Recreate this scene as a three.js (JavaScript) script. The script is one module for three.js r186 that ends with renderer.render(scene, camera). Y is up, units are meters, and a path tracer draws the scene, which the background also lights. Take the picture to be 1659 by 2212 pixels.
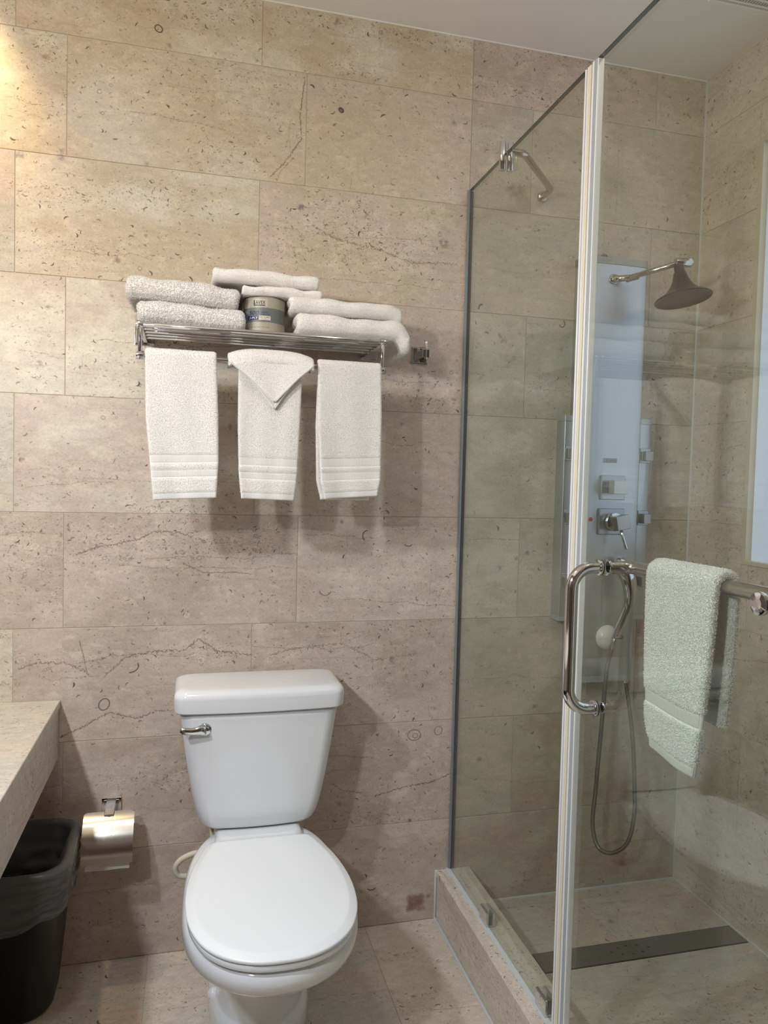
import * as THREE from 'three';
import { RoundedBoxGeometry } from 'three/addons/geometries/RoundedBoxGeometry.js';
import { mergeGeometries, mergeVertices, toCreasedNormals } from 'three/addons/utils/BufferGeometryUtils.js';
import { RectAreaLightUniformsLib } from 'three/addons/lights/RectAreaLightUniformsLib.js';

// ---------------------------------------------------------------- camera, lights, exposure
const scene = new THREE.Scene();
scene.background = new THREE.Color(0x000000);
const renderer = new THREE.WebGLRenderer({ antialias: true });
renderer.toneMapping = THREE.LinearToneMapping;
renderer.toneMappingExposure = 1.1;
renderer.shadowMap.enabled = true;
RectAreaLightUniformsLib.init();

const camera = new THREE.PerspectiveCamera(69.0927, 1659 / 2212, 0.05, 20);
{
  const yaw = 0.2524, pitch = -0.0419, roll = 0.0252;
  const fw = new THREE.Vector3(Math.sin(yaw) * Math.cos(pitch), Math.sin(pitch), -Math.cos(yaw) * Math.cos(pitch));
  const r = new THREE.Vector3(Math.cos(yaw), 0, Math.sin(yaw));
  const u = new THREE.Vector3().crossVectors(r, fw);
  const r2 = r.clone().multiplyScalar(Math.cos(roll)).addScaledVector(u, Math.sin(roll));
  const u2 = u.clone().multiplyScalar(Math.cos(roll)).addScaledVector(r, -Math.sin(roll));
  camera.quaternion.setFromRotationMatrix(new THREE.Matrix4().makeBasis(r2, u2, fw.clone().negate()));
  camera.position.set(0, 1.3241, 2.0918);
}
// vanity lamp on the left wall: two shades that throw neutral light down and outwards and glow warm upwards
const SHADE = { at: [[-0.70, 1.85, 1.10], [-0.70, 1.85, 1.72]], flux: [3.6, 3.7], color: 0xe9f2ff, w: 0.07, face: [0.5, -0.86, 0], glow: 0.95, glowColor: 0xfff0d8 };
const SPOT = { at: [-0.60, 2.60, 0.14], power: 2.3, color: 0xffe4b4 };   // warm downlight over the counter, left of the picture
const SHOWER = { at: [1.0, 2.54, 1.30], power: 0.3, color: 0xfff9f0 };  // globe lamp on the ceiling over the front of the shower
const DAY = { color: 0xc2cee6, power: 0.55 };            // frosted window in the shower
const HALL = { at: [-0.28, 2.60, 0.88], flux: 1.25, color: 0xf4f8ff };  // recessed lamp in front of the toilet, above the picture

function lamp(light, name, [x, y, z]) {
  light.name = name; light.position.set(x, y, z); light.castShadow = true; scene.add(light); return light;
}
for (const [i, p] of SHADE.at.entries()) {
  const d = new THREE.Vector3(...SHADE.face).normalize(), l = new THREE.RectAreaLight(SHADE.color, SHADE.flux[i] / SHADE.w ** 2, SHADE.w, SHADE.w);
  l.position.set(...p).addScaledVector(d, 0.004); l.lookAt(p[0] + d.x, p[1] + d.y, p[2] + d.z); l.name = 'vanity_shade_light'; scene.add(l);
  const g = lamp(new THREE.PointLight(SHADE.glowColor, SHADE.glow, 0, 2), 'vanity_glow_light', [p[0] - d.x * 0.05, p[1] - d.y * 0.05 + 0.02, p[2]]);
  g.shadow.radius = 1.2; g.shadow.mapSize.set(2048, 2048); g.shadow.bias = -0.0004;
}

// ---------------------------------------------------------------- room dimensions (metres)
const ROOM = { x0: -0.92, x1: 1.563, z0: 0, z1: 2.8, h: 2.6156 };
const ROW = 0.305, TILE = 0.6125, GLASS_X = 0.778, GLASS_TOP = 2.179, CURB = { x0: 0.73, x1: 0.838, y: 0.15 };
const WIN = { z0: 0.262, z1: 1.05, y0: 1.118, y1: 2.318 };
const SHOWER_FLOOR = 0.033;

// ---------------------------------------------------------------- helpers
function rng(seed) { let a = seed >>> 0; return () => { a = (a + 0x6D2B79F5) | 0; let t = Math.imul(a ^ (a >>> 15), 1 | a); t = (t + Math.imul(t ^ (t >>> 7), 61 | t)) ^ t; return ((t ^ (t >>> 14)) >>> 0) / 4294967296; }; }
const V = (x, y, z) => new THREE.Vector3(x, y, z);
const clamp = (x, a = 0, b = 1) => Math.min(b, Math.max(a, x));
const smooth = (x) => { x = clamp(x); return x * x * (3 - 2 * x); };
const counts = {};
function numbered(name) { const n = (counts[name] = (counts[name] ?? -1) + 1); return n ? `${name}_${String(n).padStart(3, '0')}` : name; }
function thing(name, label, category, [x, y, z] = [0, 0, 0], group) {
  const o = new THREE.Group(); o.name = numbered(name); o.position.set(x, y, z); scene.add(o);
  o.userData = { label, category }; if (group) o.userData.group = group; return o;
}
function structure(name, [x, y, z] = [0, 0, 0]) { const o = new THREE.Group(); o.name = name; o.position.set(x, y, z); o.userData.kind = 'structure'; scene.add(o); return o; }
const localCounts = new WeakMap();
function part(name, geo, mat, parent, label) {
  if (Array.isArray(geo)) geo = merge(geo);
  let c = localCounts.get(parent); if (!c) localCounts.set(parent, c = {});
  const n = (c[name] = (c[name] ?? -1) + 1);
  const m = new THREE.Mesh(geo, mat); m.name = n ? `${name}_${String(n).padStart(3, '0')}` : name; m.castShadow = m.receiveShadow = true; parent.add(m);
  if (label) m.userData.label = label; return m;
}
function merge(list) {
  const l = list.map((g) => { g = g.index ? g.toNonIndexed() : g.clone(); for (const k of Object.keys(g.attributes)) if (!['position', 'normal', 'uv'].includes(k)) g.deleteAttribute(k);
    if (!g.attributes.uv) g.setAttribute('uv', new THREE.BufferAttribute(new Float32Array(g.attributes.position.count * 2), 2)); return g; });
  return mergeGeometries(l);
}
const rbox = (w, h, d, r = 0.002, x = 0, y = 0, z = 0, s = 2) => new RoundedBoxGeometry(w, h, d, s, Math.min(r, w / 2.01, h / 2.01, d / 2.01)).translate(x, y, z);
// box from corner to corner
const span = (x0, x1, y0, y1, z0, z1, r = 0.001, s = 2) => rbox(Math.abs(x1 - x0), Math.abs(y1 - y0), Math.abs(z1 - z0), r, (x0 + x1) / 2, (y0 + y1) / 2, (z0 + z1) / 2, s);
// solid round bar with slightly rounded ends from a to b
function bar(a, b, r, seg = 28, bev = 0.0012) {
  const d = b.clone().sub(a), L = d.length();
  const pts = [new THREE.Vector2(0.00001, 0), new THREE.Vector2(r - bev, 0), new THREE.Vector2(r - bev * 0.3, bev * 0.3), new THREE.Vector2(r, bev), new THREE.Vector2(r, L - bev), new THREE.Vector2(r - bev * 0.3, L - bev * 0.3), new THREE.Vector2(r - bev, L), new THREE.Vector2(0.00001, L)];
  const g = new THREE.LatheGeometry(pts, seg);
  g.applyQuaternion(new THREE.Quaternion().setFromUnitVectors(V(0, 1, 0), d.normalize())); g.translate(a.x, a.y, a.z);
  return toCreasedNormals(g, 0.6);
}
// tube along a polyline whose corners are rounded with radius f
function bend(pts, f) {
  const path = new THREE.CurvePath(); let prev = pts[0];
  for (let i = 1; i < pts.length - 1; i++) {
    const a = pts[i].clone().add(pts[i - 1].clone().sub(pts[i]).normalize().multiplyScalar(f)), b = pts[i].clone().add(pts[i + 1].clone().sub(pts[i]).normalize().multiplyScalar(f));
    const k = 0.5523, c1 = a.clone().lerp(pts[i], k), c2 = b.clone().lerp(pts[i], k);
    path.add(new THREE.LineCurve3(prev, a)); path.add(new THREE.CubicBezierCurve3(a, c1, c2, b)); prev = b;
  }
  path.add(new THREE.LineCurve3(prev, pts[pts.length - 1])); return path;
}
function tube(curve, n, r, seg = 20) { return new THREE.TubeGeometry(curve, n, r, seg, false); }
const disc = (c, dir, r, seg = 24) => bar(c.clone().addScaledVector(dir, -0.0004), c.clone().addScaledVector(dir, 0.0004), r, seg, 0.0002);
// closed rings of equal count joined to a skin with flat caps
function loft(rings, { cap0 = true, cap1 = true, crease = 0 } = {}) {
  const n = rings[0].length, pos = [], idx = [];
  for (const r of rings) for (const p of r) pos.push(p[0], p[1], p[2]);
  for (let i = 0; i + 1 < rings.length; i++) for (let j = 0; j < n; j++) { const a = i * n + j, b = i * n + (j + 1) % n, c = a + n, d = b + n; idx.push(a, c, b, b, c, d); }
  const fan = (k, up) => { const r = rings[k]; let cx = 0, cy = 0, cz = 0; for (const p of r) { cx += p[0] / n; cy += p[1] / n; cz += p[2] / n; } const ci = pos.length / 3; pos.push(cx, cy, cz);
    for (let j = 0; j < n; j++) { const a = k * n + j, b = k * n + (j + 1) % n; up ? idx.push(ci, b, a) : idx.push(ci, a, b); } };
  if (cap0) fan(0, false); if (cap1) fan(rings.length - 1, true);
  let g = new THREE.BufferGeometry(); g.setAttribute('position', new THREE.Float32BufferAttribute(pos, 3)); g.setIndex(idx);
  // make the skin face outward
  g.computeBoundingBox(); const P = g.attributes.position; let vol = 0; const I = g.index.array;
  for (let t = 0; t < I.length; t += 3) { const a = V().fromBufferAttribute(P, I[t]), b = V().fromBufferAttribute(P, I[t + 1]), c = V().fromBufferAttribute(P, I[t + 2]); vol += a.dot(b.cross(c)); }
  if (vol < 0) { for (let t = 0; t < I.length; t += 3) { const s = I[t]; I[t] = I[t + 1]; I[t + 1] = s; } }
  g.setAttribute('uv', new THREE.Float32BufferAttribute(new Float32Array(pos.length / 3 * 2), 2));
  if (crease) return toCreasedNormals(g, crease);
  g.computeVertexNormals(); return g;
}
function rrect(hw, z0, z1, y, r, n = 16, bow = 0, cx = 0) { // rounded rectangle ring in plan, front (z1) bowed out
  const out = [], hd = (z1 - z0) / 2, cz = (z0 + z1) / 2; r = Math.min(r, hw - 1e-4, hd - 1e-4);
  const corners = [[hw - r, hd - r, 0], [-(hw - r), hd - r, 1], [-(hw - r), -(hd - r), 2], [hw - r, -(hd - r), 3]];
  for (const [x, z, k] of corners) for (let i = 0; i < n; i++) { const a = (k + i / (n - 1)) * Math.PI / 2; const px = x + r * Math.cos(a), pz = z + r * Math.sin(a); out.push([px, pz]); }
  const res = []; // add intermediate points on long sides so that the bow is smooth
  for (let i = 0; i < out.length; i++) { const a = out[i], b = out[(i + 1) % out.length]; res.push(a); if (i % n === n - 1) for (let k = 1; k < 12; k++) res.push([a[0] + (b[0] - a[0]) * k / 12, a[1] + (b[1] - a[1]) * k / 12]); }
  return res.map(([x, z]) => [cx + x, y, cz + z + (z > 0 ? bow * (1 - (x / hw) ** 2) * (z / hd) : 0)]);
}

// ---------------------------------------------------------------- stone textures
const PPM = 994;
function hash2(x, y, s) { let h = Math.imul(x, 374761393) + Math.imul(y, 668265263) + Math.imul(s, 1442695041); h = Math.imul(h ^ (h >>> 13), 1274126177); return ((h ^ (h >>> 16)) >>> 0) / 4294967296; }
function vnoise(x, y, s) { const xi = Math.floor(x), yi = Math.floor(y), fx = x - xi, fy = y - yi, u = fx * fx * (3 - 2 * fx), v = fy * fy * (3 - 2 * fy);
  const a = hash2(xi, yi, s), b = hash2(xi + 1, yi, s), c = hash2(xi, yi + 1, s), d = hash2(xi + 1, yi + 1, s); return a + (b - a) * u + (c - a) * v + (a - b - c + d) * u * v; }
const fbm = (x, y, s, o = 4) => { let r = 0, a = 0.5, t = 0; for (let i = 0; i < o; i++) { r += a * vnoise(x, y, s + i * 17); t += a; a *= 0.5; x *= 2.03; y *= 2.03; } return r / t; };

const BEIGE = [200, 188, 171], PINK = [197, 180, 166], OLIVE = [188, 181, 163], BROWN = [183, 166, 151], PALE = [208, 198, 182], TAN = [194, 178, 155], GREY = [193, 186, 174];
const mixc = (a, b, t) => [a[0] + (b[0] - a[0]) * t, a[1] + (b[1] - a[1]) * t, a[2] + (b[2] - a[2]) * t];

// shell-bearing limestone: cloudy ground, crescents of shells in drifts, wavy seams
function stoneGround(img, W, X, Y, w, h, o) {
  const d = img.data, s = o.seed * 31 + 7, vertical = o.vertical;
  for (let j = 0; j < h; j++) for (let i = 0; i < w; i++) {
    const a = (vertical ? j : i) / PPM, b = (vertical ? i : j) / PPM;
    const n1 = fbm(a * 7, b * 11, s, 3), n2 = vnoise(a * 42, b * 90, s + 91), n3 = vnoise(a * 260, b * 340, s + 5), n4 = fbm(a * 30 + n1 * 5, b * 48 + n2, s + 300, 3);
    let c = mixc(o.tint, o.tint2, smooth((n1 - 0.32) * 2.6));
    const pale = smooth((n4 - 0.6) * 6) * 0.26; c = mixc(c, [226, 209, 186], pale);
    const k = 1 + (n2 - 0.5) * 0.068 + (n3 - 0.5) * 0.085 + (hash2(i, j, s) - 0.5) * 0.035;
    const p = ((Y + j) * W + X + i) * 4;
    d[p] = clamp(c[0] * k, 0, 255); d[p + 1] = clamp(c[1] * k, 0, 255); d[p + 2] = clamp(c[2] * k, 0, 255); d[p + 3] = 255;
  }
}
function crescent(g, x, y, r, a0, span, rot, sq, wd, col) {
  g.save(); g.translate(x, y); g.rotate(rot); g.scale(1, sq); g.fillStyle = col; g.beginPath();
  g.arc(0, 0, r, a0, a0 + span, false);
  const mx = Math.cos(a0 + span / 2) * (r - wd * 2), my = Math.sin(a0 + span / 2) * (r - wd * 2);
  g.quadraticCurveTo(mx * 1.06, my * 1.06, r * Math.cos(a0), r * Math.sin(a0)); g.closePath(); g.fill(); g.restore();
}
function seam(g, pts, wd, col, R, jag = 5, breaks = 0.08) {
  for (let k = 0; k < 2; k++) seam1(g, pts.map(([x, y]) => [x, y + (k ? (R() - 0.5) * 5 : 0)]), wd * (k ? 0.5 : 0.8), col, R, jag * (k ? 1.4 : 0.8), breaks + (k ? 0.35 : 0));
}
function seam1(g, pts, wd, col, R, jag, breaks) {
  g.strokeStyle = col; g.lineJoin = 'round'; g.lineCap = 'round';
  for (let i = 0; i + 1 < pts.length; i++) {
    const [x0, y0] = pts[i], [x1, y1] = pts[i + 1], L = Math.hypot(x1 - x0, y1 - y0), n = Math.max(2, Math.round(L / 3.2));
    let px = x0, py = y0;
    for (let k = 1; k <= n; k++) { const t = k / n, e = k === n ? 0 : 1; const nx = x0 + (x1 - x0) * t + (R() - 0.5) * jag * 0.5 * e, ny = y0 + (y1 - y0) * t + (R() - 0.5) * jag * e;
      if (R() > breaks) { g.lineWidth = wd * (0.45 + R() * 0.9); g.beginPath(); g.moveTo(px, py); g.lineTo(nx, ny); g.stroke(); } px = nx; py = ny; }
  }
}
function stoneMarks(g, X, Y, w, h, o) {
  const R = rng(o.seed * 977 + 13), G = () => (R() + R() + R() - 1.5) / 1.5; g.save(); g.beginPath(); g.rect(X, Y, w, h); g.clip();
  if (o.vertical) { g.translate(X, Y + h); g.rotate(-Math.PI / 2); X = Y = 0; [w, h] = [h, w]; }
  const dark = (al) => { const v = R(); return `rgba(${62 + v * 36 | 0},${50 + v * 30 | 0},${43 + v * 26 | 0},${al})`; };
  // faint broad seams along the bedding
  for (let k = 0; k < 2 + o.seams; k++) { let y = Y + R() * h, x = X - 10, pts = [[x, y]]; while (x < X + w) { x += 30 + R() * 60; y += G() * 14; pts.push([x, y]); }
    const from = R() * pts.length * 0.5 | 0, to = from + 3 + R() * pts.length * 0.6 | 0; seam(g, pts.slice(from, to), 1.5, `rgba(122,94,80,${0.12 + R() * 0.12})`, R, 4, 0.3); }
  for (let k = 0; k < o.seams * 0.5; k++) { let y = Y + (0.15 + R() * 0.7) * h, x = X - 10; const pts = [[x, y]]; while (x < X + w) { x += 18 + R() * 40; y += G() * 16; y = clamp(y, Y + 6, Y + h - 6); pts.push([x, y]); }
    const from = R() * pts.length * 0.4 | 0, to = from + 4 + R() * pts.length * 0.7 | 0; seam(g, pts.slice(from, to), 1.5, `rgba(${104 + R() * 20 | 0},78,66,${0.28 + R() * 0.25})`, R, 4.5, 0.2); }
  const bands = []; for (let k = 0; k < 4; k++) bands.push([Y + R() * h, h * (0.08 + R() * 0.2), X + R() * w, w * (0.2 + R() * 0.5)]);
  const n = 3.1 * o.fossils * w * h / (609 * 303);
  for (let k = 0; k < n; k++) {
    let x, y; if (R() < 0.62) { const b = bands[R() * bands.length | 0]; y = b[0] + G() * b[1] * 1.6; x = b[2] + G() * b[3] * 1.6; } else { x = X + R() * w; y = Y + R() * h; }
    const t = R(), rot = G() * 0.9;
    if (t < 0.52) { const r = 1.5 + Math.pow(R(), 3) * 6.5; crescent(g, x, y, r, R() * 6.28, 0.9 + R() * 2.2, rot, 0.55 + R() * 0.5, 0.4 + R() * 0.6, dark(0.25 + Math.pow(R(), 1.4) * 0.65)); }
    else if (t < 0.86) { g.fillStyle = dark(0.22 + R() * 0.45); g.beginPath(); g.ellipse(x, y, 0.6 + R() * 2.4, 0.4 + R() * 0.7, rot, 0, 6.28); g.fill(); }
    else if (t < 0.97) { const r = 3 + Math.pow(R(), 2) * 9; g.strokeStyle = `rgba(232,218,196,${0.25 + R() * 0.3})`; g.lineWidth = 1 + R(); g.beginPath(); g.ellipse(x, y, r, r * (0.4 + R() * 0.4), rot, R() * 6, R() * 6 + 2.5); g.stroke(); }
    else { const r = 2 + R() * 4; g.strokeStyle = dark(0.3 + R() * 0.3); g.lineWidth = 0.8 + R() * 0.6; g.beginPath(); g.ellipse(x, y, r, r * (0.6 + R() * 0.4), rot, 0, 5 + R()); g.stroke(); }
  }
  for (let k = 0; k < o.fossils / 80; k++) crescent(g, X + R() * w, Y + R() * h, 4 + R() * 6, R() * 6.28, 1.2 + R() * 1.6, G(), 0.7 + R() * 0.3, 1 + R() * 0.9, dark(0.65 + R() * 0.25));
  for (let k = 0; k < 2; k++) { const x = X + R() * w, y = Y + R() * h, r = 5 + R() * 9; for (let q = 0; q < 16; q++) { g.fillStyle = `rgba(112,84,86,${0.05 + R() * 0.07})`; g.beginPath(); g.ellipse(x + G() * r, y + G() * r, r * (0.2 + R() * 0.5), r * (0.15 + R() * 0.3), R() * 3, 0, 6.28); g.fill(); } }
  for (let k = 0; k < 2; k++) if (R() < 0.6) { const x = X + R() * w, y = Y + R() * h; seam(g, [[x, y], [x + G() * 14, y + 20 + R() * 20], [x + G() * 24, y + 50 + R() * 40]], 1, 'rgba(110,88,76,0.4)', R, 3, 0.2); }
  g.restore();
}
// a texture that covers [a0,a1] x [b0,b1] metres of a surface; slabs: [a0,b0,a1,b1,look]
function stoneTexture(a0, b0, a1, b1, slabs, extra) {
  const W = Math.round((a1 - a0) * PPM), H = Math.round((b1 - b0) * PPM), cv = document.createElement('canvas'); cv.width = W; cv.height = H; const g = cv.getContext('2d');
  const img = g.createImageData(W, H); const px = (s) => { const X = clamp(Math.round((s[0] - a0) * PPM), 0, W), X1 = clamp(Math.round((s[2] - a0) * PPM), 0, W), Y = clamp(Math.round((b1 - s[3]) * PPM), 0, H), Y1 = clamp(Math.round((b1 - s[1]) * PPM), 0, H); return [X, Y, X1 - X, Y1 - Y]; };
  for (const s of slabs) { const [X, Y, w, h] = px(s); if (w > 0 && h > 0) stoneGround(img, W, X, Y, w, h, s[4]); }
  g.putImageData(img, 0, 0);
  for (const s of slabs) { const [X, Y, w, h] = px(s); if (w > 0 && h > 0) stoneMarks(g, X, Y, w, h, s[4]); }
  if (extra) extra(g, (a, b) => [(a - a0) * PPM, (b1 - b) * PPM]);
  const t = new THREE.CanvasTexture(cv); t.colorSpace = THREE.SRGBColorSpace; t.wrapS = t.wrapT = THREE.RepeatWrapping; t.anisotropy = 8;
  t.userData = { uv: (a, b) => [(a - a0) / (a1 - a0), (b - b0) / (b1 - b0)] };
  return t;
}
// ---------------------------------------------------------------- materials
const std = (o) => new THREE.MeshStandardMaterial(o), phy = (o) => new THREE.MeshPhysicalMaterial(o);
const M = {
  chrome: std({ color: 0xd8dade, metalness: 1, roughness: 0.07 }),
  satin: std({ color: 0xb9b8b4, metalness: 1, roughness: 0.32 }),
  panel: std({ color: 0xbfc4c9, metalness: 0.85, roughness: 0.36 }),
  panelCap: std({ color: 0xb9bec3, metalness: 0.5, roughness: 0.4 }),
  chromeSoft: std({ color: 0xa9adb2, metalness: 0.9, roughness: 0.3 }),
  panelSide: std({ color: 0x9d9a90, metalness: 0.7, roughness: 0.35 }),
  steel: std({ color: 0x7f7b75, metalness: 0.65, roughness: 0.45 }),
  darkMetal: std({ color: 0x1d1b19, metalness: 0.5, roughness: 0.3 }),
  black: std({ color: 0x060607, roughness: 0.6 }),
  canBlack: std({ color: 0x0b0a0a, roughness: 0.42 }),
  porcelain: phy({ color: 0xe3e4e5, roughness: 0.1, clearcoat: 0.4, clearcoatRoughness: 0.04 }),
  seat: phy({ color: 0xebeeef, roughness: 0.24 }),
  paint: std({ color: 0xeeebe4, roughness: 0.85 }),
  grout: std({ color: 0xc9bba6, roughness: 0.95 }),
  caulk: std({ color: 0xc9cdcb, roughness: 0.5 }),
  caulkWarm: std({ color: 0xd8d0bd, roughness: 0.6 }),
  glass: phy({ color: 0xf3f6f2, roughness: 0, transmission: 1, thickness: 0, ior: 1.52 }),
  glassEdge: phy({ color: 0x1f2d27, roughness: 0.15 }),
  sealClear: phy({ color: 0xc8d0d2, roughness: 0.25, transmission: 0.35, thickness: 0 }),
  sealWhite: std({ color: 0xe9e9e8, roughness: 0.3 }),
  sealCream: std({ color: 0xe4dcc0, roughness: 0.4 }),
  sealGrey: std({ color: 0xa5a8aa, roughness: 0.35 }),
  plasticWhite: phy({ color: 0xdedbd2, roughness: 0.25 }),
  braid: std({ color: 0xd9d0ba, roughness: 0.7 }),
  rubber: std({ color: 0x0a0a0a, roughness: 0.7 }),
  paper: std({ color: 0xece7dc, roughness: 0.95 }),
  terry: phy({ color: 0xebe7de, roughness: 1, sheen: 0.35, sheenRoughness: 0.8, sheenColor: new THREE.Color(0xffffff) }),
  terryBright: phy({ color: 0xfaf9f5, roughness: 1 }),
  terryPile: phy({ color: 0xebe8e2, roughness: 1 }),
  woven: std({ color: 0xece9e2, roughness: 0.9 }),
  wood: std({ color: 0x4a2a1b, roughness: 0.45 }),
  red: std({ color: 0xb3211c, roughness: 0.5 }),
  film: phy({ color: 0xa8a8aa, roughness: 0.3, transmission: 0.72, thickness: 0, ior: 1.45, side: THREE.DoubleSide }),
};
{ // woven rib for hems and dobby bands
  const cv = document.createElement('canvas'); cv.width = cv.height = 128; const g = cv.getContext('2d'); g.fillStyle = '#808080'; g.fillRect(0, 0, 128, 128);
  g.strokeStyle = '#ffffff'; g.lineWidth = 7; for (let k = -8; k < 16; k++) { g.beginPath(); g.moveTo(k * 16, 0); g.lineTo(k * 16 + 64, 128); g.stroke(); }
  g.strokeStyle = '#303030'; g.lineWidth = 4; for (let k = -8; k < 16; k++) { g.beginPath(); g.moveTo(k * 16 + 8, 0); g.lineTo(k * 16 + 72, 128); g.stroke(); }
  const t = new THREE.CanvasTexture(cv); t.wrapS = t.wrapT = THREE.RepeatWrapping; t.repeat.set(60, 60); M.woven.bumpMap = t; M.woven.bumpScale = 0.0006;
}

// ---------------------------------------------------------------- stone tiling
// a tile with recessed joints and a fine chamfer; map(a, b, n) -> position, n points off the surface
function tileGeo(map, a0, b0, a1, b1, depth, uv, ch = 0.0006) {
  const pos = [], uvs = [];
  const quad = (p, out) => { const w = p.map((q) => V(...map(...q))), N = V(...map(...out)).sub(V(...map(0, 0, 0)));
    const nn = w[1].clone().sub(w[0]).cross(w[2].clone().sub(w[0])), o = nn.dot(N) < 0 ? [0, 2, 1, 0, 3, 2] : [0, 1, 2, 0, 2, 3];
    for (const k of o) { pos.push(w[k].x, w[k].y, w[k].z); const t = uv(p[k][0], p[k][1]); uvs.push(t[0], t[1]); } };
  const A0 = a0 + ch, A1 = a1 - ch, B0 = b0 + ch, B1 = b1 - ch;
  quad([[A0, B0, 0], [A1, B0, 0], [A1, B1, 0], [A0, B1, 0]], [0, 0, 1]);
  quad([[a0, b0, -ch], [a1, b0, -ch], [A1, B0, 0], [A0, B0, 0]], [0, -1, 1]); quad([[a0, b1, -ch], [a1, b1, -ch], [A1, B1, 0], [A0, B1, 0]], [0, 1, 1]);
  quad([[a0, b0, -ch], [a0, b1, -ch], [A0, B1, 0], [A0, B0, 0]], [-1, 0, 1]); quad([[a1, b0, -ch], [a1, b1, -ch], [A1, B1, 0], [A1, B0, 0]], [1, 0, 1]);
  quad([[a0, b0, -depth], [a1, b0, -depth], [a1, b0, -ch], [a0, b0, -ch]], [0, -1, 0]); quad([[a0, b1, -depth], [a1, b1, -depth], [a1, b1, -ch], [a0, b1, -ch]], [0, 1, 0]);
  quad([[a0, b0, -depth], [a0, b1, -depth], [a0, b1, -ch], [a0, b0, -ch]], [-1, 0, 0]); quad([[a1, b0, -depth], [a1, b1, -depth], [a1, b1, -ch], [a1, b0, -ch]], [1, 0, 0]);
  const g = new THREE.BufferGeometry(); g.setAttribute('position', new THREE.Float32BufferAttribute(pos, 3)); g.setAttribute('uv', new THREE.Float32BufferAttribute(uvs, 2)); g.computeVertexNormals(); return g;
}
const JOINT = 0.0009; // half a joint
const stoneMat = (t) => std({ map: t, roughness: 0.42 });

// back wall: running bond outside the shower, another bond inside it
const look = (seed, tint, tint2, fossils, seams, o = {}) => ({ seed, tint, tint2, fossils, seams, ...o });
const backSlabs = [];
{
  const rows = Array.from({ length: 9 }, (_, i) => [i * ROW, i === 8 ? ROOM.h : (i + 1) * ROW]);
  const A = [-0.9375, -0.325, 0.29, GLASS_X - 0.003], B = [-1.06, -0.446, 0.166, GLASS_X - 0.003];
  // looks from the photograph, row by row from the floor, left to right
  const L = {
    0: [[BROWN, PINK, 120, 1], [BROWN, PINK, 150, 1], [BROWN, PINK, 170, 2]],
    1: [[BROWN, PINK, 200, 1], [BROWN, PINK, 260, 1], [BROWN, PINK, 300, 3]],
    2: [[PALE, BEIGE, 120, 1], [PINK, BROWN, 260, 4], [PINK, BROWN, 380, 4]],
    3: [[BROWN, PINK, 620, 1], [BROWN, PINK, 560, 4], [PINK, PALE, 330, 3]],
    4: [[PINK, BEIGE, 300, 0], [PALE, PINK, 260, 3], [BEIGE, PINK, 300, 2]],
    5: [[PALE, PINK, 320, 1], [PALE, PINK, 330, 3], [PINK, BROWN, 360, 2]],
    6: [[PALE, BEIGE, 140, 0], [TAN, PALE, 440, 2], [PINK, TAN, 560, 3]],
    7: [[PALE, TAN, 420, 1], [TAN, BEIGE, 420, 2], [TAN, PINK, 240, 0]],
    8: [[PINK, PINK, 60, 0], [PALE, TAN, 460, 0], [TAN, PALE, 420, 0]],
  };
  const S = { 0: [[OLIVE, BROWN, 90, 1]], 1: [[OLIVE, BEIGE, 80, 0], [OLIVE, BROWN, 120, 1]], 2: [[OLIVE, BEIGE, 120, 1], [OLIVE, BROWN, 100, 0]], 3: [[OLIVE, PALE, 120, 1], [OLIVE, BEIGE, 220, 1]], 4: [[OLIVE, PALE, 110, 0], [OLIVE, BEIGE, 160, 0]],
    5: [[OLIVE, PALE, 170, 0], [OLIVE, BEIGE, 300, 0]], 6: [[OLIVE, BEIGE, 110, 0], [OLIVE, BEIGE, 180, 0]], 7: [[BROWN, OLIVE, 160, 0], [OLIVE, BEIGE, 90, 0]], 8: [[PINK, BROWN, 420, 0], [OLIVE, BEIGE, 260, 0]] };
  rows.forEach(([y0, y1], i) => {
    const xs = i % 2 ? A : B; for (let k = 0; k < 3; k++) { const [a, b, f, s] = L[i][k]; backSlabs.push([Math.max(xs[k], ROOM.x0), y0, xs[k + 1], y1, look(i * 10 + k + 1, a, b, f, s)]); }
    const cut = i % 2 ? 0.969 : 1.385, xs2 = i === 0 ? [GLASS_X - 0.003, ROOM.x1] : [GLASS_X - 0.003, cut, ROOM.x1];
    for (let k = 0; k + 1 < xs2.length; k++) { const [a, b, f, s] = S[i][k % S[i].length]; backSlabs.push([xs2[k], y0, xs2[k + 1], y1, look(i * 10 + k + 5, a, b, f, s)]); }
  });
}
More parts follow.
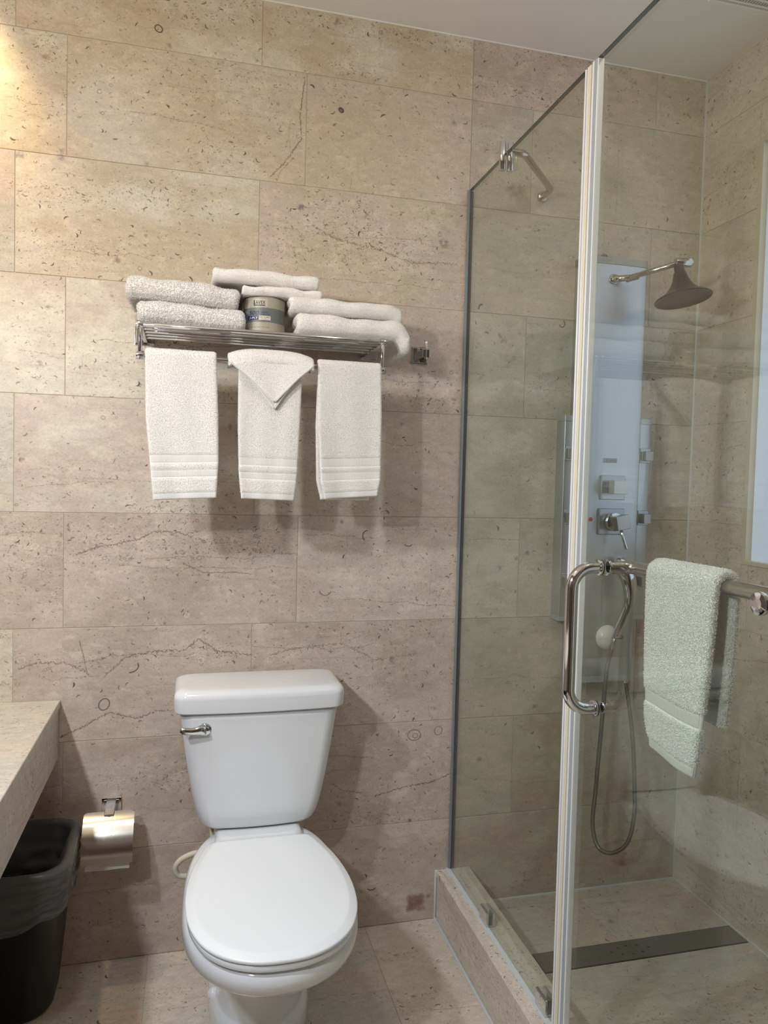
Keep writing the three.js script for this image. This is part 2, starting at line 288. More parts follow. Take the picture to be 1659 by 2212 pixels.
const marks = (g, P) => { // the marks one recognises: big shells, cracks and seams
  const ring = (a, b, rx, ry, rot, col, wd, from = 0, to = 6.29) => { const [x, y] = P(a, b); g.strokeStyle = col; g.lineWidth = wd; g.beginPath(); g.ellipse(x, y, rx * PPM, ry * PPM, rot, from, to); g.stroke(); };
  const line = (pts, wd, col, seed, jag = 6, br = 0.1) => seam(g, pts.map((p) => P(...p)), wd, col, rng(seed), jag, br);
  const dk = 'rgba(62,50,44,0.9)';
  ring(-0.222, 0.706, 0.013, 0.016, 0.5, dk, 2); ring(-0.156, 0.806, 0.021, 0.016, -0.2, dk, 2.4, -0.3, 1.9); ring(0.491, 1.164, 0.013, 0.015, 0, dk, 2.2, 2.2, 4.8); ring(0.372, 1.007, 0.017, 0.015, 0, 'rgba(80,66,58,0.8)', 1.8, 0.2, 3.0);
  ring(0.616, 1.141, 0.012, 0.007, 0, 'rgba(70,56,50,0.85)', 1.8, 0.2, 2.8); ring(-0.103, 2.493, 0.010, 0.0085, 0.6, dk, 2.4); ring(-0.149, 1.817, 0.008, 0.006, 0.3, 'rgba(120,102,88,0.7)', 1.6); ring(0.65, 0.569, 0.020, 0.016, 0.1, 'rgba(84,66,58,0.75)', 1.8); ring(0.653, 0.567, 0.008, 0.007, 0.1, 'rgba(84,66,58,0.6)', 1.5);
  ring(0.725, 0.578, 0.012, 0.013, 0.3, 'rgba(84,66,58,0.7)', 1.7); ring(0.53, 0.117, 0.012, 0.007, 0, 'rgba(66,54,48,0.85)', 3, 0.2, 2.9); ring(1.087, 1.818, 0.009, 0.011, 0, 'rgba(84,72,60,0.9)', 2.6, -1, 2.8); ring(0.822, 1.840, 0.008, 0.014, 0, 'rgba(90,80,68,0.85)', 5, 3.1, 5.2);
  ring(-0.011, 0.943, 0.006, 0.006, 0, 'rgba(226,216,200,0.9)', 2); ring(0.029, 0.817, 0.007, 0.007, 0, 'rgba(226,216,200,0.9)', 2); ring(0.520, 1.168, 0.012, 0.006, -0.4, 'rgba(215,204,186,0.8)', 2);
  { const [x, y] = P(0.387, 2.355); g.fillStyle = 'rgba(72,58,58,0.85)'; g.beginPath(); g.ellipse(x, y, 9, 7, 0.6, 0, 6.28); g.fill(); g.fillStyle = 'rgba(160,140,130,0.7)'; g.beginPath(); g.ellipse(x - 1, y + 1, 4, 2.5, 0.6, 0, 6.28); g.fill(); }
  { const R = rng(5); for (const [a, b, c, rr, n] of [[0.28, 2.076, '96,64,80', 8, 40], [0.668, 0.055, '120,76,68', 26, 160], [0.643, 0.311, '78,60,62', 5, 22], [-0.438, 2.125, '110,86,104', 10, 30], [-0.34, 2.132, '84,74,82', 8, 22], [0.70, 2.02, '80,62,62', 12, 30], [0.93, 2.19, '140,88,92', 30, 60]])
    for (let k = 0; k < n; k++) { const [x, y] = P(a, b); g.fillStyle = `rgba(${c},0.09)`; g.beginPath(); g.ellipse(x + (R() - 0.5) * 2 * rr, y + (R() - 0.5) * 1.7 * rr, 2 + R() * rr * 0.45, 2 + R() * rr * 0.4, R() * 3, 0, 6.28); g.fill(); } }
  const sm = 'rgba(112,82,72,0.6)';
  line([[0.283, 2.422], [0.272, 2.323], [0.278, 2.262], [0.233, 2.193], [0.189, 2.14]], 2.2, 'rgba(122,98,82,0.75)', 3, 7); line([[0.262, 2.215], [0.225, 2.17], [0.21, 2.14]], 1.5, 'rgba(122,98,82,0.6)', 4, 6);
  line([[-0.302, 1.107], [-0.254, 1.126], [-0.138, 1.151], [-0.103, 1.17], [-0.042, 1.173], [0.037, 1.145]], 2.2, sm, 6); line([[-0.02, 1.085], [0.03, 1.06], [0.12, 1.06], [0.165, 1.055]], 1.8, sm, 7, 4);
  line([[-0.222, 0.781], [-0.17, 0.832], [-0.099, 0.845], [-0.014, 0.846], [0.02, 0.877], [0.073, 0.84], [0.168, 0.827]], 2.3, sm, 8, 8); line([[-0.433, 0.811], [-0.388, 0.825], [-0.321, 0.822], [-0.269, 0.798]], 2, sm, 9, 9); line([[-0.285, 0.88], [-0.275, 0.84], [-0.265, 0.79]], 1.8, sm, 19, 4, 0);
  line([[-0.331, 0.625], [-0.274, 0.649], [-0.21, 0.683], [-0.139, 0.664], [-0.085, 0.682], [-0.039, 0.68]], 2.4, sm, 10, 7); line([[0.214, 0.825], [0.292, 0.842], [0.426, 0.851], [0.524, 0.801], [0.651, 0.814]], 1.8, sm, 11, 8, 0.3);
  line([[0.534, 0.393], [0.619, 0.414], [0.705, 0.421], [0.771, 0.445]], 2, 'rgba(88,66,58,0.75)', 12, 6); line([[0.31, 2.03], [0.38, 2.0], [0.5, 1.985], [0.6, 1.955], [0.74, 1.965]], 2, sm, 13, 9, 0.15); line([[0.40, 0.445], [0.43, 0.42], [0.5, 0.405]], 1.6, sm, 14, 5);
};
const clip = (t, lo, hi) => t.filter((s) => s[1] < hi && s[3] > lo && s[2] > -0.48);
const XL = -0.48, YM = 4 * ROW;
const texUpper = stoneTexture(XL, YM, ROOM.x1, ROOM.h, clip(backSlabs, YM + 0.01, 9), marks);
const texLower = stoneTexture(XL, 0, ROOM.x1, YM, clip(backSlabs, -1, YM - 0.01), marks);
// a store of slabs for the other stone surfaces: 3 x 6 slabs of 0.68 x 0.34 m
const storeLooks = []; { const T = [[BEIGE, GREY], [PINK, GREY], [PALE, BEIGE], [GREY, BEIGE], [GREY, PINK], [BEIGE, PALE]]; for (let k = 0; k < 18; k++) storeLooks.push(look(200 + k, ...T[k % 6], [380, 260, 320, 430][k % 4], [3, 2, 4, 1][k % 4])); }
const texStore = stoneTexture(0, 0, 2.04, 2.04, storeLooks.map((l, k) => [(k % 3) * 0.68, Math.floor(k / 3) * 0.34, (k % 3 + 1) * 0.68, (Math.floor(k / 3) + 1) * 0.34, l]));
const stoneUpper = stoneMat(texUpper), stoneLower = stoneMat(texLower), stoneStore = stoneMat(texStore);
const storeUV = (k, a0, b0, swap) => { k %= 18; const ou = (k % 3) * 0.68 + 0.01, ov = Math.floor(k / 3) * 0.34 + 0.01; return swap ? (a, b) => [(ou + (b - b0)) / 2.04, (ov + (a - a0)) / 2.04] : (a, b) => [(ou + (a - a0)) / 2.04, (ov + (b - b0)) / 2.04]; };

// ---------------------------------------------------------------- the setting
const wallBack = structure('wall_back');
part('wall_core', span(ROOM.x0 - 0.1, ROOM.x1 + 0.1, -0.06, ROOM.h + 0.06, -0.12, -0.0016, 0.0005, 1), M.grout, wallBack);
for (const [a0, b0, a1, b1, lk] of backSlabs) {
  if (a1 < -0.44) { part('tile', tileGeo((a, b, n) => [a, b, n], a0 + JOINT, b0 + JOINT, a1 - JOINT, b1 - (b1 > 2.6 ? 0 : JOINT), 0.0014, storeUV(lk.seed * 5 + 2, a0, b0)), stoneStore, wallBack); continue; }
  const up = b0 > YM - 0.01, t = up ? texUpper : texLower;
  part('tile', tileGeo((a, b, n) => [a, b, n], a0 + JOINT, b0 + JOINT, a1 - JOINT, b1 - (b1 > 2.6 ? 0 : JOINT), 0.0014, t.userData.uv), up ? stoneUpper : stoneLower, wallBack);
}
// right wall with the frosted window, tiled as far as the shower goes
const wallRight = structure('wall_right');
const W1 = ROOM.x1;
part('wall_core', [span(W1 + 0.0016, W1 + 0.12, -0.06, ROOM.h + 0.06, -0.12, WIN.z0 - 0.006, 0.0005, 1), span(W1 + 0.0016, W1 + 0.12, -0.06, WIN.y0 - 0.006, WIN.z0 - 0.006, WIN.z1 + 0.006, 0.0005, 1), span(W1 + 0.0016, W1 + 0.12, WIN.y1 + 0.006, ROOM.h + 0.06, WIN.z0 - 0.006, WIN.z1 + 0.006, 0.0005, 1), span(W1 + 0.0016, W1 + 0.12, -0.06, ROOM.h + 0.06, WIN.z1 + 0.006, ROOM.z1 + 0.1, 0.0005, 1)], M.grout, wallRight);
{
  let k = 3;
  for (let i = 0; i < 9; i++) {
    const y0 = i * ROW, y1 = i === 8 ? ROOM.h : y0 + ROW; let z = i % 2 ? 0.275 - TILE : 0.0;
    while (z < ROOM.z1) {
      const z1 = z + TILE, a0 = Math.max(z, 0), a1 = Math.min(z1, ROOM.z1); k += 3; const piece = k + 2;
      const cutW = a0 < WIN.z1 && a1 > WIN.z0 && y0 < WIN.y1 && y1 > WIN.y0, list = [];
      if (!cutW) list.push([a0, y0, a1, y1]);
      else { if (a0 < WIN.z0) list.push([a0, y0, WIN.z0 - 0.017, y1]); if (a1 > WIN.z1) list.push([WIN.z1, y0, a1, y1]); const c0 = Math.max(a0, WIN.z0 - 0.017), c1 = Math.min(a1, WIN.z1); if (y0 < WIN.y0) list.push([c0, y0, c1, WIN.y0 - 0.012]); if (y1 > WIN.y1) list.push([c0, WIN.y1 + 0.012, c1, y1]); }
      for (const [p, q, r, s] of list) if (r - p > 0.01 && s - q > 0.01) part('tile', tileGeo((a, b, n) => [W1 - n, b, a], p + JOINT, q + JOINT, r - JOINT, s - JOINT, 0.0014, storeUV(piece, a0, y0)), stoneStore, wallRight);
      z = z1;
    }
  }
}
const win = structure('window_1');
part('frame', [span(W1 - 0.001, W1 + 0.05, WIN.y0 - 0.012, WIN.y1 + 0.012, WIN.z0 - 0.017, WIN.z0, 0.001), span(W1 - 0.001, W1 + 0.05, WIN.y0 - 0.012, WIN.y1 + 0.012, WIN.z1, WIN.z1 + 0.017, 0.001), span(W1 - 0.001, W1 + 0.05, WIN.y1, WIN.y1 + 0.012, WIN.z0, WIN.z1, 0.001), span(W1 - 0.003, W1 + 0.05, WIN.y0 - 0.012, WIN.y0, WIN.z0, WIN.z1, 0.001)], std({ color: 0xc9bfa8, roughness: 0.5 }), win);
part('pane', span(W1 + 0.02, W1 + 0.026, WIN.y0, WIN.y1, WIN.z0, WIN.z1, 0.0005, 1), std({ color: 0x8f97a6, roughness: 0.35, emissive: DAY.color, emissiveIntensity: DAY.power }), win, 'frosted pane with bluish daylight behind it');
{ const l = new THREE.RectAreaLight(DAY.color, DAY.power, WIN.z1 - WIN.z0 - 0.02, WIN.y1 - WIN.y0 - 0.02); l.position.set(W1 + 0.016, (WIN.y0 + WIN.y1) / 2, (WIN.z0 + WIN.z1) / 2); l.lookAt(0, l.position.y, l.position.z); l.name = 'window_daylight'; scene.add(l); }
const wallLeft = structure('wall_left'); part('wall_core', span(ROOM.x0 - 0.12, ROOM.x0, -0.06, ROOM.h + 0.06, -0.12, ROOM.z1 + 0.1, 0.0005, 1), std({ color: 0x5c544b, roughness: 0.5 }), wallLeft);
const wallFront = structure('wall_front'); part('wall_core', span(ROOM.x0 - 0.1, W1 + 0.1, -0.06, ROOM.h + 0.06, ROOM.z1, ROOM.z1 + 0.12, 0.0005, 1), std({ color: 0x6a6056, roughness: 0.5 }), wallFront);
const door = structure('door_1'); part('leaf', span(-0.55, 0.33, 0.005, 2.1, ROOM.z1 - 0.03, ROOM.z1 + 0.01, 0.002), M.wood, door); part('knob', new THREE.SphereGeometry(0.028, 24, 16).translate(0.25, 1.0, ROOM.z1 - 0.07), M.satin, door);
const ceiling = structure('ceiling'); part('plaster', span(ROOM.x0 - 0.1, W1 + 0.1, ROOM.h, ROOM.h + 0.08, -0.1, ROOM.z1 + 0.1, 0.0005, 1), M.paint, ceiling);
// wall at the hinge side of the shower, just outside the picture
const wallHinge = structure('wall_hinge'); part('wall_core', span(GLASS_X - 0.05, GLASS_X + 0.05, -0.01, ROOM.h + 0.01, 1.56, ROOM.z1 + 0.01, 0.0005, 1), std({ color: 0xa59a8a, roughness: 0.5 }), wallHinge);
const floor = structure('floor');
part('floor_core', span(ROOM.x0 - 0.1, W1 + 0.1, -0.1, -0.0016, -0.1, ROOM.z1 + 0.1, 0.0005, 1), M.grout, floor);
{ let k = 1; for (let x = -0.101 - 2 * TILE; x < CURB.x0; x += TILE) for (let z = -0.16; z < ROOM.z1; z += TILE) { const a0 = Math.max(x, ROOM.x0), a1 = Math.min(x + TILE, CURB.x0), z0 = Math.max(z, 0), z1 = Math.min(z + TILE, ROOM.z1); k += 7;
  if (a1 - a0 > 0.02) for (const [p, q] of [[z0, Math.min(z1, z + 0.33)], [Math.max(z0, z + 0.33), z1]]) if (q - p > 0.01) part('tile', tileGeo((a, b, n) => [a, n, b], a0 + JOINT, p + (p === z0 ? JOINT : 0), a1 - JOINT, q - (q === z1 ? JOINT : 0), 0.0014, storeUV(k, x, p), 0.0003), stoneStore, floor); } }
const showerFloor = structure('floor_shower');
part('floor_core', span(CURB.x1 - 0.01, W1, -0.01, SHOWER_FLOOR - 0.0016, 0, 1.56, 0.0005, 1), M.grout, showerFloor);
for (const [a0, b0, a1, b1, k] of [[CURB.x1, 0, 1.192, 0.270, 4], [1.192, 0, W1, 0.270, 16], [CURB.x1, 0.353, W1, 0.69, 0], [CURB.x1, 0.69, W1, 1.02, 15], [CURB.x1, 1.02, W1, 1.29, 3], [CURB.x1, 1.29, W1, 1.56, 9], [CURB.x1, 0.270, 0.918, 0.353, 7]])
  part('tile', tileGeo((a, b, n) => [a, SHOWER_FLOOR + n, b], a0 + JOINT, b0 + JOINT, a1 - JOINT, b1 - JOINT, 0.0014, storeUV(k, a0, b0)), stoneStore, showerFloor);
// silicone beads in the corners
const bead = (n, a, b, r, mat) => { const t = structure('trim_' + n); part('sealant_bead', bar(a, b, r, 10, r * 0.3), mat, t); };
bead(1, V(W1, ROOM.h, 0), V(W1, ROOM.h, 1.5), 0.0035, M.caulkWarm); bead(2, V(ROOM.x0, ROOM.h, 0), V(W1, ROOM.h, 0), 0.003, M.paint); bead(3, V(W1, SHOWER_FLOOR, 0), V(W1, ROOM.h, 0), 0.0045, M.caulk);
bead(4, V(CURB.x1, SHOWER_FLOOR, 0), V(W1, SHOWER_FLOOR, 0), 0.004, M.caulk); bead(5, V(W1, SHOWER_FLOOR, 0), V(W1, SHOWER_FLOOR, 1.5), 0.0035, M.caulk); bead(6, V(CURB.x0, 0, 0), V(CURB.x0, 0, 1.56), 0.005, M.caulk); bead(7, V(CURB.x0, 0, 0), V(CURB.x0, CURB.y, 0), 0.004, M.caulk);

// curb of the shower
const curb = thing('shower_curb', 'low beige stone curb the fixed glass panel stands on', 'curb');
part('core', span(CURB.x0 + 0.012, CURB.x1 - 0.004, 0, CURB.y - 0.018, 0, 1.56, 0.001), M.grout, curb);
for (const [p, q, k] of [[0, 0.66, 8], [0.66, 1.56, 2]]) {
  part('stone_slab', tileGeo((a, b, n) => [CURB.x0 + 0.004 - n, b, a], p + 0.0005, 0.001, q - 0.0005, CURB.y - 0.0195, 0.008, storeUV(k, p, 0), 0.001), stoneStore, curb);
  part('stone_slab', tileGeo((a, b, n) => [CURB.x1 - 0.004 + n, b, a], p + 0.0005, SHOWER_FLOOR, q - 0.0005, CURB.y - 0.0195, 0.002, storeUV(k + 3, p, 0), 0.001), stoneStore, curb);
  part('top_slab', tileGeo((a, b, n) => [b, CURB.y + n, a], p + 0.0004, CURB.x0, q - 0.0004, CURB.x1, 0.018, storeUV(k + 6, p, CURB.x0 - 0.1), 0.002), stoneStore, curb);
}
{ const R = rng(77), pts = []; const shape = new THREE.Shape(); shape.moveTo(0.775, 0); const N = 60; for (let k = 0; k <= N; k++) pts.push([0.762 + (R() - 0.5) * 0.003, k / N * 0.69]); shape.moveTo(0.774, 0); for (const [x, z] of pts) shape.lineTo(x, z); shape.lineTo(0.774, 0.69);
  const g = new THREE.ExtrudeGeometry(shape, { depth: 0.0016, bevelEnabled: true, bevelSize: 0.0008, bevelThickness: 0.0012, bevelSegments: 2 }); g.rotateX(Math.PI / 2).translate(0, CURB.y + 0.0016, 0); part('sealant_bead', g, M.caulk, curb, 'pale silicone smeared along the foot of the glass'); }
// ---------------------------------------------------------------- cloth
const tuftGeo = (() => { // one loop of terry, 1 unit tall, bent over
  const rings = [[0, 0, 0.17], [0.10, 0.5, 0.21], [0.42, 0.86, 0.19], [0.78, 0.88, 0.09]].map(([x, y, r]) => [0, 1, 2, 3].map((k) => [x + r * Math.cos(k * Math.PI / 2), y, r * Math.sin(k * Math.PI / 2)]));
  return loft(rings, { cap0: false });
})();
function edgeSamples(n, L, r) { const s = new Set(); const k = Math.min(0.45, r / L); for (const t of [0, 0.06, 0.2, 0.42, 0.7, 1]) { s.add(+(t * k).toFixed(5)); s.add(+(1 - t * k).toFixed(5)); } for (let i = 1; i < n; i++) { const t = i / n; if (t > k && t < 1 - k) s.add(+t.toFixed(5)); } return [...s].sort((a, b) => a - b); }
// soft sheet of half thickness h(u,v) round the middle surface f(u,v); Lu, Lv its size in metres
function sheet({ f, h, Lu, Lv, nu = 24, nv = 60, v0 = 0, v1 = 1, u0 = 0, u1 = 1, round = true, pile = null }) {
  const us = edgeSamples(nu, Lu, 0.012).map((t) => u0 + (u1 - u0) * t), vs = edgeSamples(nv, Lv, 0.008).map((t) => v0 + (v1 - v0) * t);
  const U = us.length, N = vs.length, mid = [], nor = [];
  for (const v of vs) for (const u of us) mid.push(f(u, v));
  const at = (i, j) => mid[clamp(j, 0, N - 1) * U + clamp(i, 0, U - 1)];
  for (let j = 0; j < N; j++) for (let i = 0; i < U; i++) { const a = at(i + 1, j).clone().sub(at(i - 1, j)), b = at(i, j + 1).clone().sub(at(i, j - 1)); nor.push(a.cross(b).normalize()); }
  const pos = [], idx = [], uv = [], T = [[], []];
  for (const s of [1, -1]) for (let j = 0; j < N; j++) for (let i = 0; i < U; i++) {
    const u = us[i], v = vs[j], k = j * U + i; let hh = h(u, v);
    if (round) { const e = (d, r) => d >= r ? 1 : Math.sqrt(Math.max(0, 1 - (1 - d / r) ** 2)); hh *= e(Math.min(u - u0, u1 - u) * Lu / Math.max(1e-6, u1 - u0), Math.max(0.004, hh)) * e(Math.min(v - v0, v1 - v) * Lv / Math.max(1e-6, v1 - v0), Math.max(0.003, hh * 0.8)); }
    const p = mid[k].clone().addScaledVector(nor[k], s * hh); pos.push(p.x, p.y, p.z); uv.push(u * Lu, v * Lv); T[s > 0 ? 0 : 1].push(p);
  }
  for (let s = 0; s < 2; s++) for (let j = 0; j + 1 < N; j++) for (let i = 0; i + 1 < U; i++) { const o = s * U * N, a = o + j * U + i, b = a + 1, c = a + U, d = c + 1; s === 0 ? idx.push(a, b, d, a, d, c) : idx.push(a, d, b, a, c, d); }
  const g = new THREE.BufferGeometry(); g.setAttribute('position', new THREE.Float32BufferAttribute(pos, 3)); g.setAttribute('uv', new THREE.Float32BufferAttribute(uv, 2)); g.setIndex(idx); g.computeVertexNormals();
  if (pile) for (let s = 0; s < 2; s++) { const P = T[s], sg = s ? -1 : 1; for (let j = 0; j + 1 < N; j++) for (let i = 0; i + 1 < U; i++) {
    const k = j * U + i, a = P[k], b = P[k + 1], c = P[k + U], d = P[k + U + 1]; const area = b.clone().sub(a).cross(c.clone().sub(a)).length();
    let n = area * pile.density; n = Math.floor(n) + (pile.R() < n - Math.floor(n) ? 1 : 0);
    for (let q = 0; q < n; q++) { const x = pile.R(), y = pile.R(), u = us[i] + (us[i + 1] - us[i]) * x, v = vs[j] + (vs[j + 1] - vs[j]) * y; if (pile.skip && pile.skip(u, v)) continue;
      const p = a.clone().lerp(b, x).lerp(c.clone().lerp(d, x), y), nn = nor[k].clone().multiplyScalar(sg); pile.out.push([p, nn]); } } }
  return g;
}
function pileMesh(list, R, len, parent, mat0 = M.terryPile) {
  const m = new THREE.InstancedMesh(tuftGeo, mat0, list.length), mat = new THREE.Matrix4(), q = new THREE.Quaternion(), q2 = new THREE.Quaternion(), Y = V(0, 1, 0);
  list.forEach(([p, n], i) => { const d = n.clone().add(V(R() - 0.5, R() - 0.5 - 0.25, R() - 0.5).multiplyScalar(1.3)).normalize(); q.setFromUnitVectors(Y, d); q2.setFromAxisAngle(Y, R() * 6.28); q.multiply(q2); const s = len * (0.7 + R() * 0.6); mat.compose(p.clone().addScaledVector(n, -0.0004), q, V(s * 1.15, s, s * 1.15)); m.setMatrixAt(i, mat); });
  m.name = 'terry_pile'; m.userData.kind = 'stuff'; m.castShadow = m.receiveShadow = true; m.instanceMatrix.needsUpdate = true; parent.add(m); return m;
}
const PILE = 520000; // loops per square metre

// towel hung over a horizontal bar along x; profile[k] = [y, xLeft, xRight] of the front flap from the bar down
function hangingTowel(o) {
  const { label, bar: [by, bz, br], left, right, bottomF, bottomB, half, seed, waves } = o, R = rng(seed);
  const t = thing('hand_towel', label, 'towel', [0, 0, 0], 'white hand towels over the lower rack bar');
  const r = br + half, top = by + 0.0005, arc = Math.PI * r, Lf = top - bottomF, Lb = top - bottomB, L = Lf + arc + Lb;
  const lerpTab = (tab, y) => { for (let k = 0; k + 1 < tab.length; k++) if (y <= tab[k][0] && y >= tab[k + 1][0]) { const q = (tab[k][0] - y) / (tab[k][0] - tab[k + 1][0]); return tab[k][1] + (tab[k + 1][1] - tab[k][1]) * q; } return y > tab[0][0] ? tab[0][1] : tab[tab.length - 1][1]; };
  const f = (u, v) => {
    const s = v * L; let y, z, sag;
    if (s < Lf) { y = bottomF + s; z = bz + r; } else if (s < Lf + arc) { const a = (s - Lf) / r; y = top + Math.sin(a) * r; z = bz + Math.cos(a) * r; } else { y = top - (s - Lf - arc); z = bz - r; }
    const xl = lerpTab(left, y), xr = lerpTab(right, y), front = s < Lf + arc * 0.5, k = clamp((top - y) / Lf);
    let uu = u; let x = xl + (xr - xl) * uu;
    if (!front) { x = xl + 0.004 + (xr - xl - 0.008) * uu + (o.backShift || 0) * k; }
    const w = waves.reduce((q, [a, c, ph, sl]) => q + a * Math.sin((u * c + ph + k * sl) * 6.283), 0);
    z += (front ? 1 : 0.6) * w * (0.25 + 0.75 * k) + (front ? 1 : -0.2) * k * 0.004;
    if (front) y += (o.slope || 0) * (u - 0.5) * k;
    return V(x, y, z);
  };
  const band = (s) => o.bands.some(([a, b]) => s > a && s < b), hemEnd = 0.016;
  const h = (u, v) => { const s = v * L; if (s < hemEnd) return half * 0.62; for (const [a, b] of o.bands) { const d = Math.min(s - a, b - s); if (d > -0.002) return half - 0.0022 * smooth((d + 0.002) / 0.003); } return half; };
  const pile = { density: PILE, R, out: [], skip: (u, v) => { const s = v * L; return s < hemEnd || band(s) || s > L - hemEnd; } };
  part('towel_body', sheet({ f, h, Lu: o.width, Lv: L, nu: 34, nv: 150, pile }), M.terry, t);
  for (const [a, b] of o.bands) part('woven_band', sheet({ f, h: () => half - 0.0014, Lu: o.width, Lv: b - a, nu: 34, nv: 8, v0: a / L, v1: b / L, u0: 0.004, u1: 0.996 }), M.woven, t, 'flat woven band across the towel');
  part('hem', sheet({ f, h: () => half * 0.72, Lu: o.width, Lv: hemEnd, nu: 34, nv: 6, v0: 0.0001, v1: hemEnd / L }), M.woven, t, 'stitched hem');
  pileMesh(pile.out, R, 0.00135, t); return t;
}
const BARY = 1.608, BARZ = 0.218, BANDS = [[0.052, 0.071], [0.086, 0.107]];
hangingTowel({ label: 'white hand towel hanging leftmost on the lower rack bar', bar: [BARY, BARZ, 0.006], half: 0.0062, width: 0.165, bottomF: 1.268, bottomB: 1.272, bands: BANDS, seed: 11, slope: 0.008,
  left: [[1.63, -0.114], [1.46, -0.110], [1.36, -0.100], [1.266, -0.091]], right: [[1.63, 0.051], [1.47, 0.057], [1.36, 0.060], [1.27, 0.056]], waves: [[0.0035, 0.9, 0.1, 0.35], [0.0018, 2.1, 0.4, -0.4]] });
hangingTowel({ label: 'white hand towel hanging under the folded washcloth', bar: [BARY, BARZ, 0.006], half: 0.0056, width: 0.15, bottomF: 1.270, bottomB: 1.276, bands: BANDS.map(([a, b]) => [a - 0.004, b - 0.004]), seed: 12, slope: -0.003,
  left: [[1.63, 0.104], [1.45, 0.105], [1.33, 0.109], [1.27, 0.116]], right: [[1.63, 0.262], [1.47, 0.257], [1.33, 0.252], [1.27, 0.245]], waves: [[0.003, 0.8, 0.5, 0.1], [0.0014, 2.4, 0.1, 0.3]] });
hangingTowel({ label: 'white hand towel hanging rightmost on the lower rack bar', bar: [BARY, BARZ, 0.006], half: 0.0056, width: 0.16, bottomF: 1.279, bottomB: 1.272, bands: BANDS.map(([a, b]) => [a - 0.008, b - 0.006]), seed: 13, slope: 0.01, backShift: -0.012,
  left: [[1.63, 0.299], [1.46, 0.302], [1.32, 0.312], [1.277, 0.324]], right: [[1.63, 0.463], [1.49, 0.467], [1.32, 0.467], [1.285, 0.460]], waves: [[0.004, 0.7, 0.2, 0.3], [0.0022, 1.8, 0.35, -0.2]] });

{ // washcloth folded to a triangle over the middle towel
  const t = thing('washcloth', 'white washcloth folded to a triangle and draped over the middle hand towel', 'washcloth'), R = rng(21);
  const rr = 0.006 + 0.0112 + 0.006, out = [];
  const layer = (tip, xl, xr, half, off, skew, name) => {
    const top = BARY, r = rr + off, Lf = top + 0.0 - tip, arc = Math.PI * r, Lb = Lf * 0.55, L = Lf + arc + Lb, cx = 0.184 + skew;
    const f = (u, v) => {
      const s = v * L; let y, z, w;
      if (s < Lf) { y = tip + s; z = BARZ + r; w = s / Lf; } else if (s < Lf + arc) { const a = (s - Lf) / r; y = top + Math.sin(a) * r; z = BARZ + Math.cos(a) * r; w = 1; } else { y = top - (s - Lf - arc); z = BARZ - r; w = 1 - (s - Lf - arc) / (Lb * 1.02); }
      w = 0.03 + 0.97 * w; const tx = 0.191, x = (tx + (xl - tx) * w) * (1 - u) + (tx + (xr - tx) * w) * u, e = Math.abs(2 * u - 1);
      const ear = Math.pow(e, 3) * smooth((w - 0.55) / 0.45), fr = s < Lf + arc / 2 ? 1 : 0;
      y -= ear * 0.006 + (s >= Lf && s < Lf + arc ? Math.pow(e, 3) * 0.010 : 0); z += fr * (0.0055 * Math.sin(u * 6.2 + 1.2) * w + 0.004 * (1 - w)) * (s < Lf ? 1 : 0.5);
      return V(x, y, z);
    };
    const edge = (u, v) => { const s = v * L; if (s > Lf) return false; const w = s / Lf; return Math.min(u, 1 - u) * (xr - xl) * (0.03 + 0.97 * w) < 0.0075; };
    const pile = { density: PILE * 0.9, R, out, skip: edge };
    part(name, sheet({ f, h: (u, v) => half, Lu: xr - xl, Lv: L, nu: 40, nv: 70, pile }), M.terry, t);
    const V1 = Lf / L; // hems along the two slanting edges
    for (const s of [0, 1]) part('hem', sheet({ f: (a, b) => { const w = 0.03 + 0.97 * b, k = 0.0075 / ((xr - xl) * w); return f(s ? 1 - clamp(k * a, 0, 0.5) : clamp(k * a, 0, 0.5), b * V1); }, h: () => half + 0.0006, Lu: 0.0075, Lv: Lf, nu: 4, nv: 40 }), M.woven, t, 'stitched hem');
  };
  layer(1.494, 0.098, 0.272, 0.003, 0.000, 0, 'under_layer'); layer(1.510, 0.079, 0.287, 0.003, 0.0068, 0, 'top_layer');
  pileMesh(out, R, 0.0013, t);
}

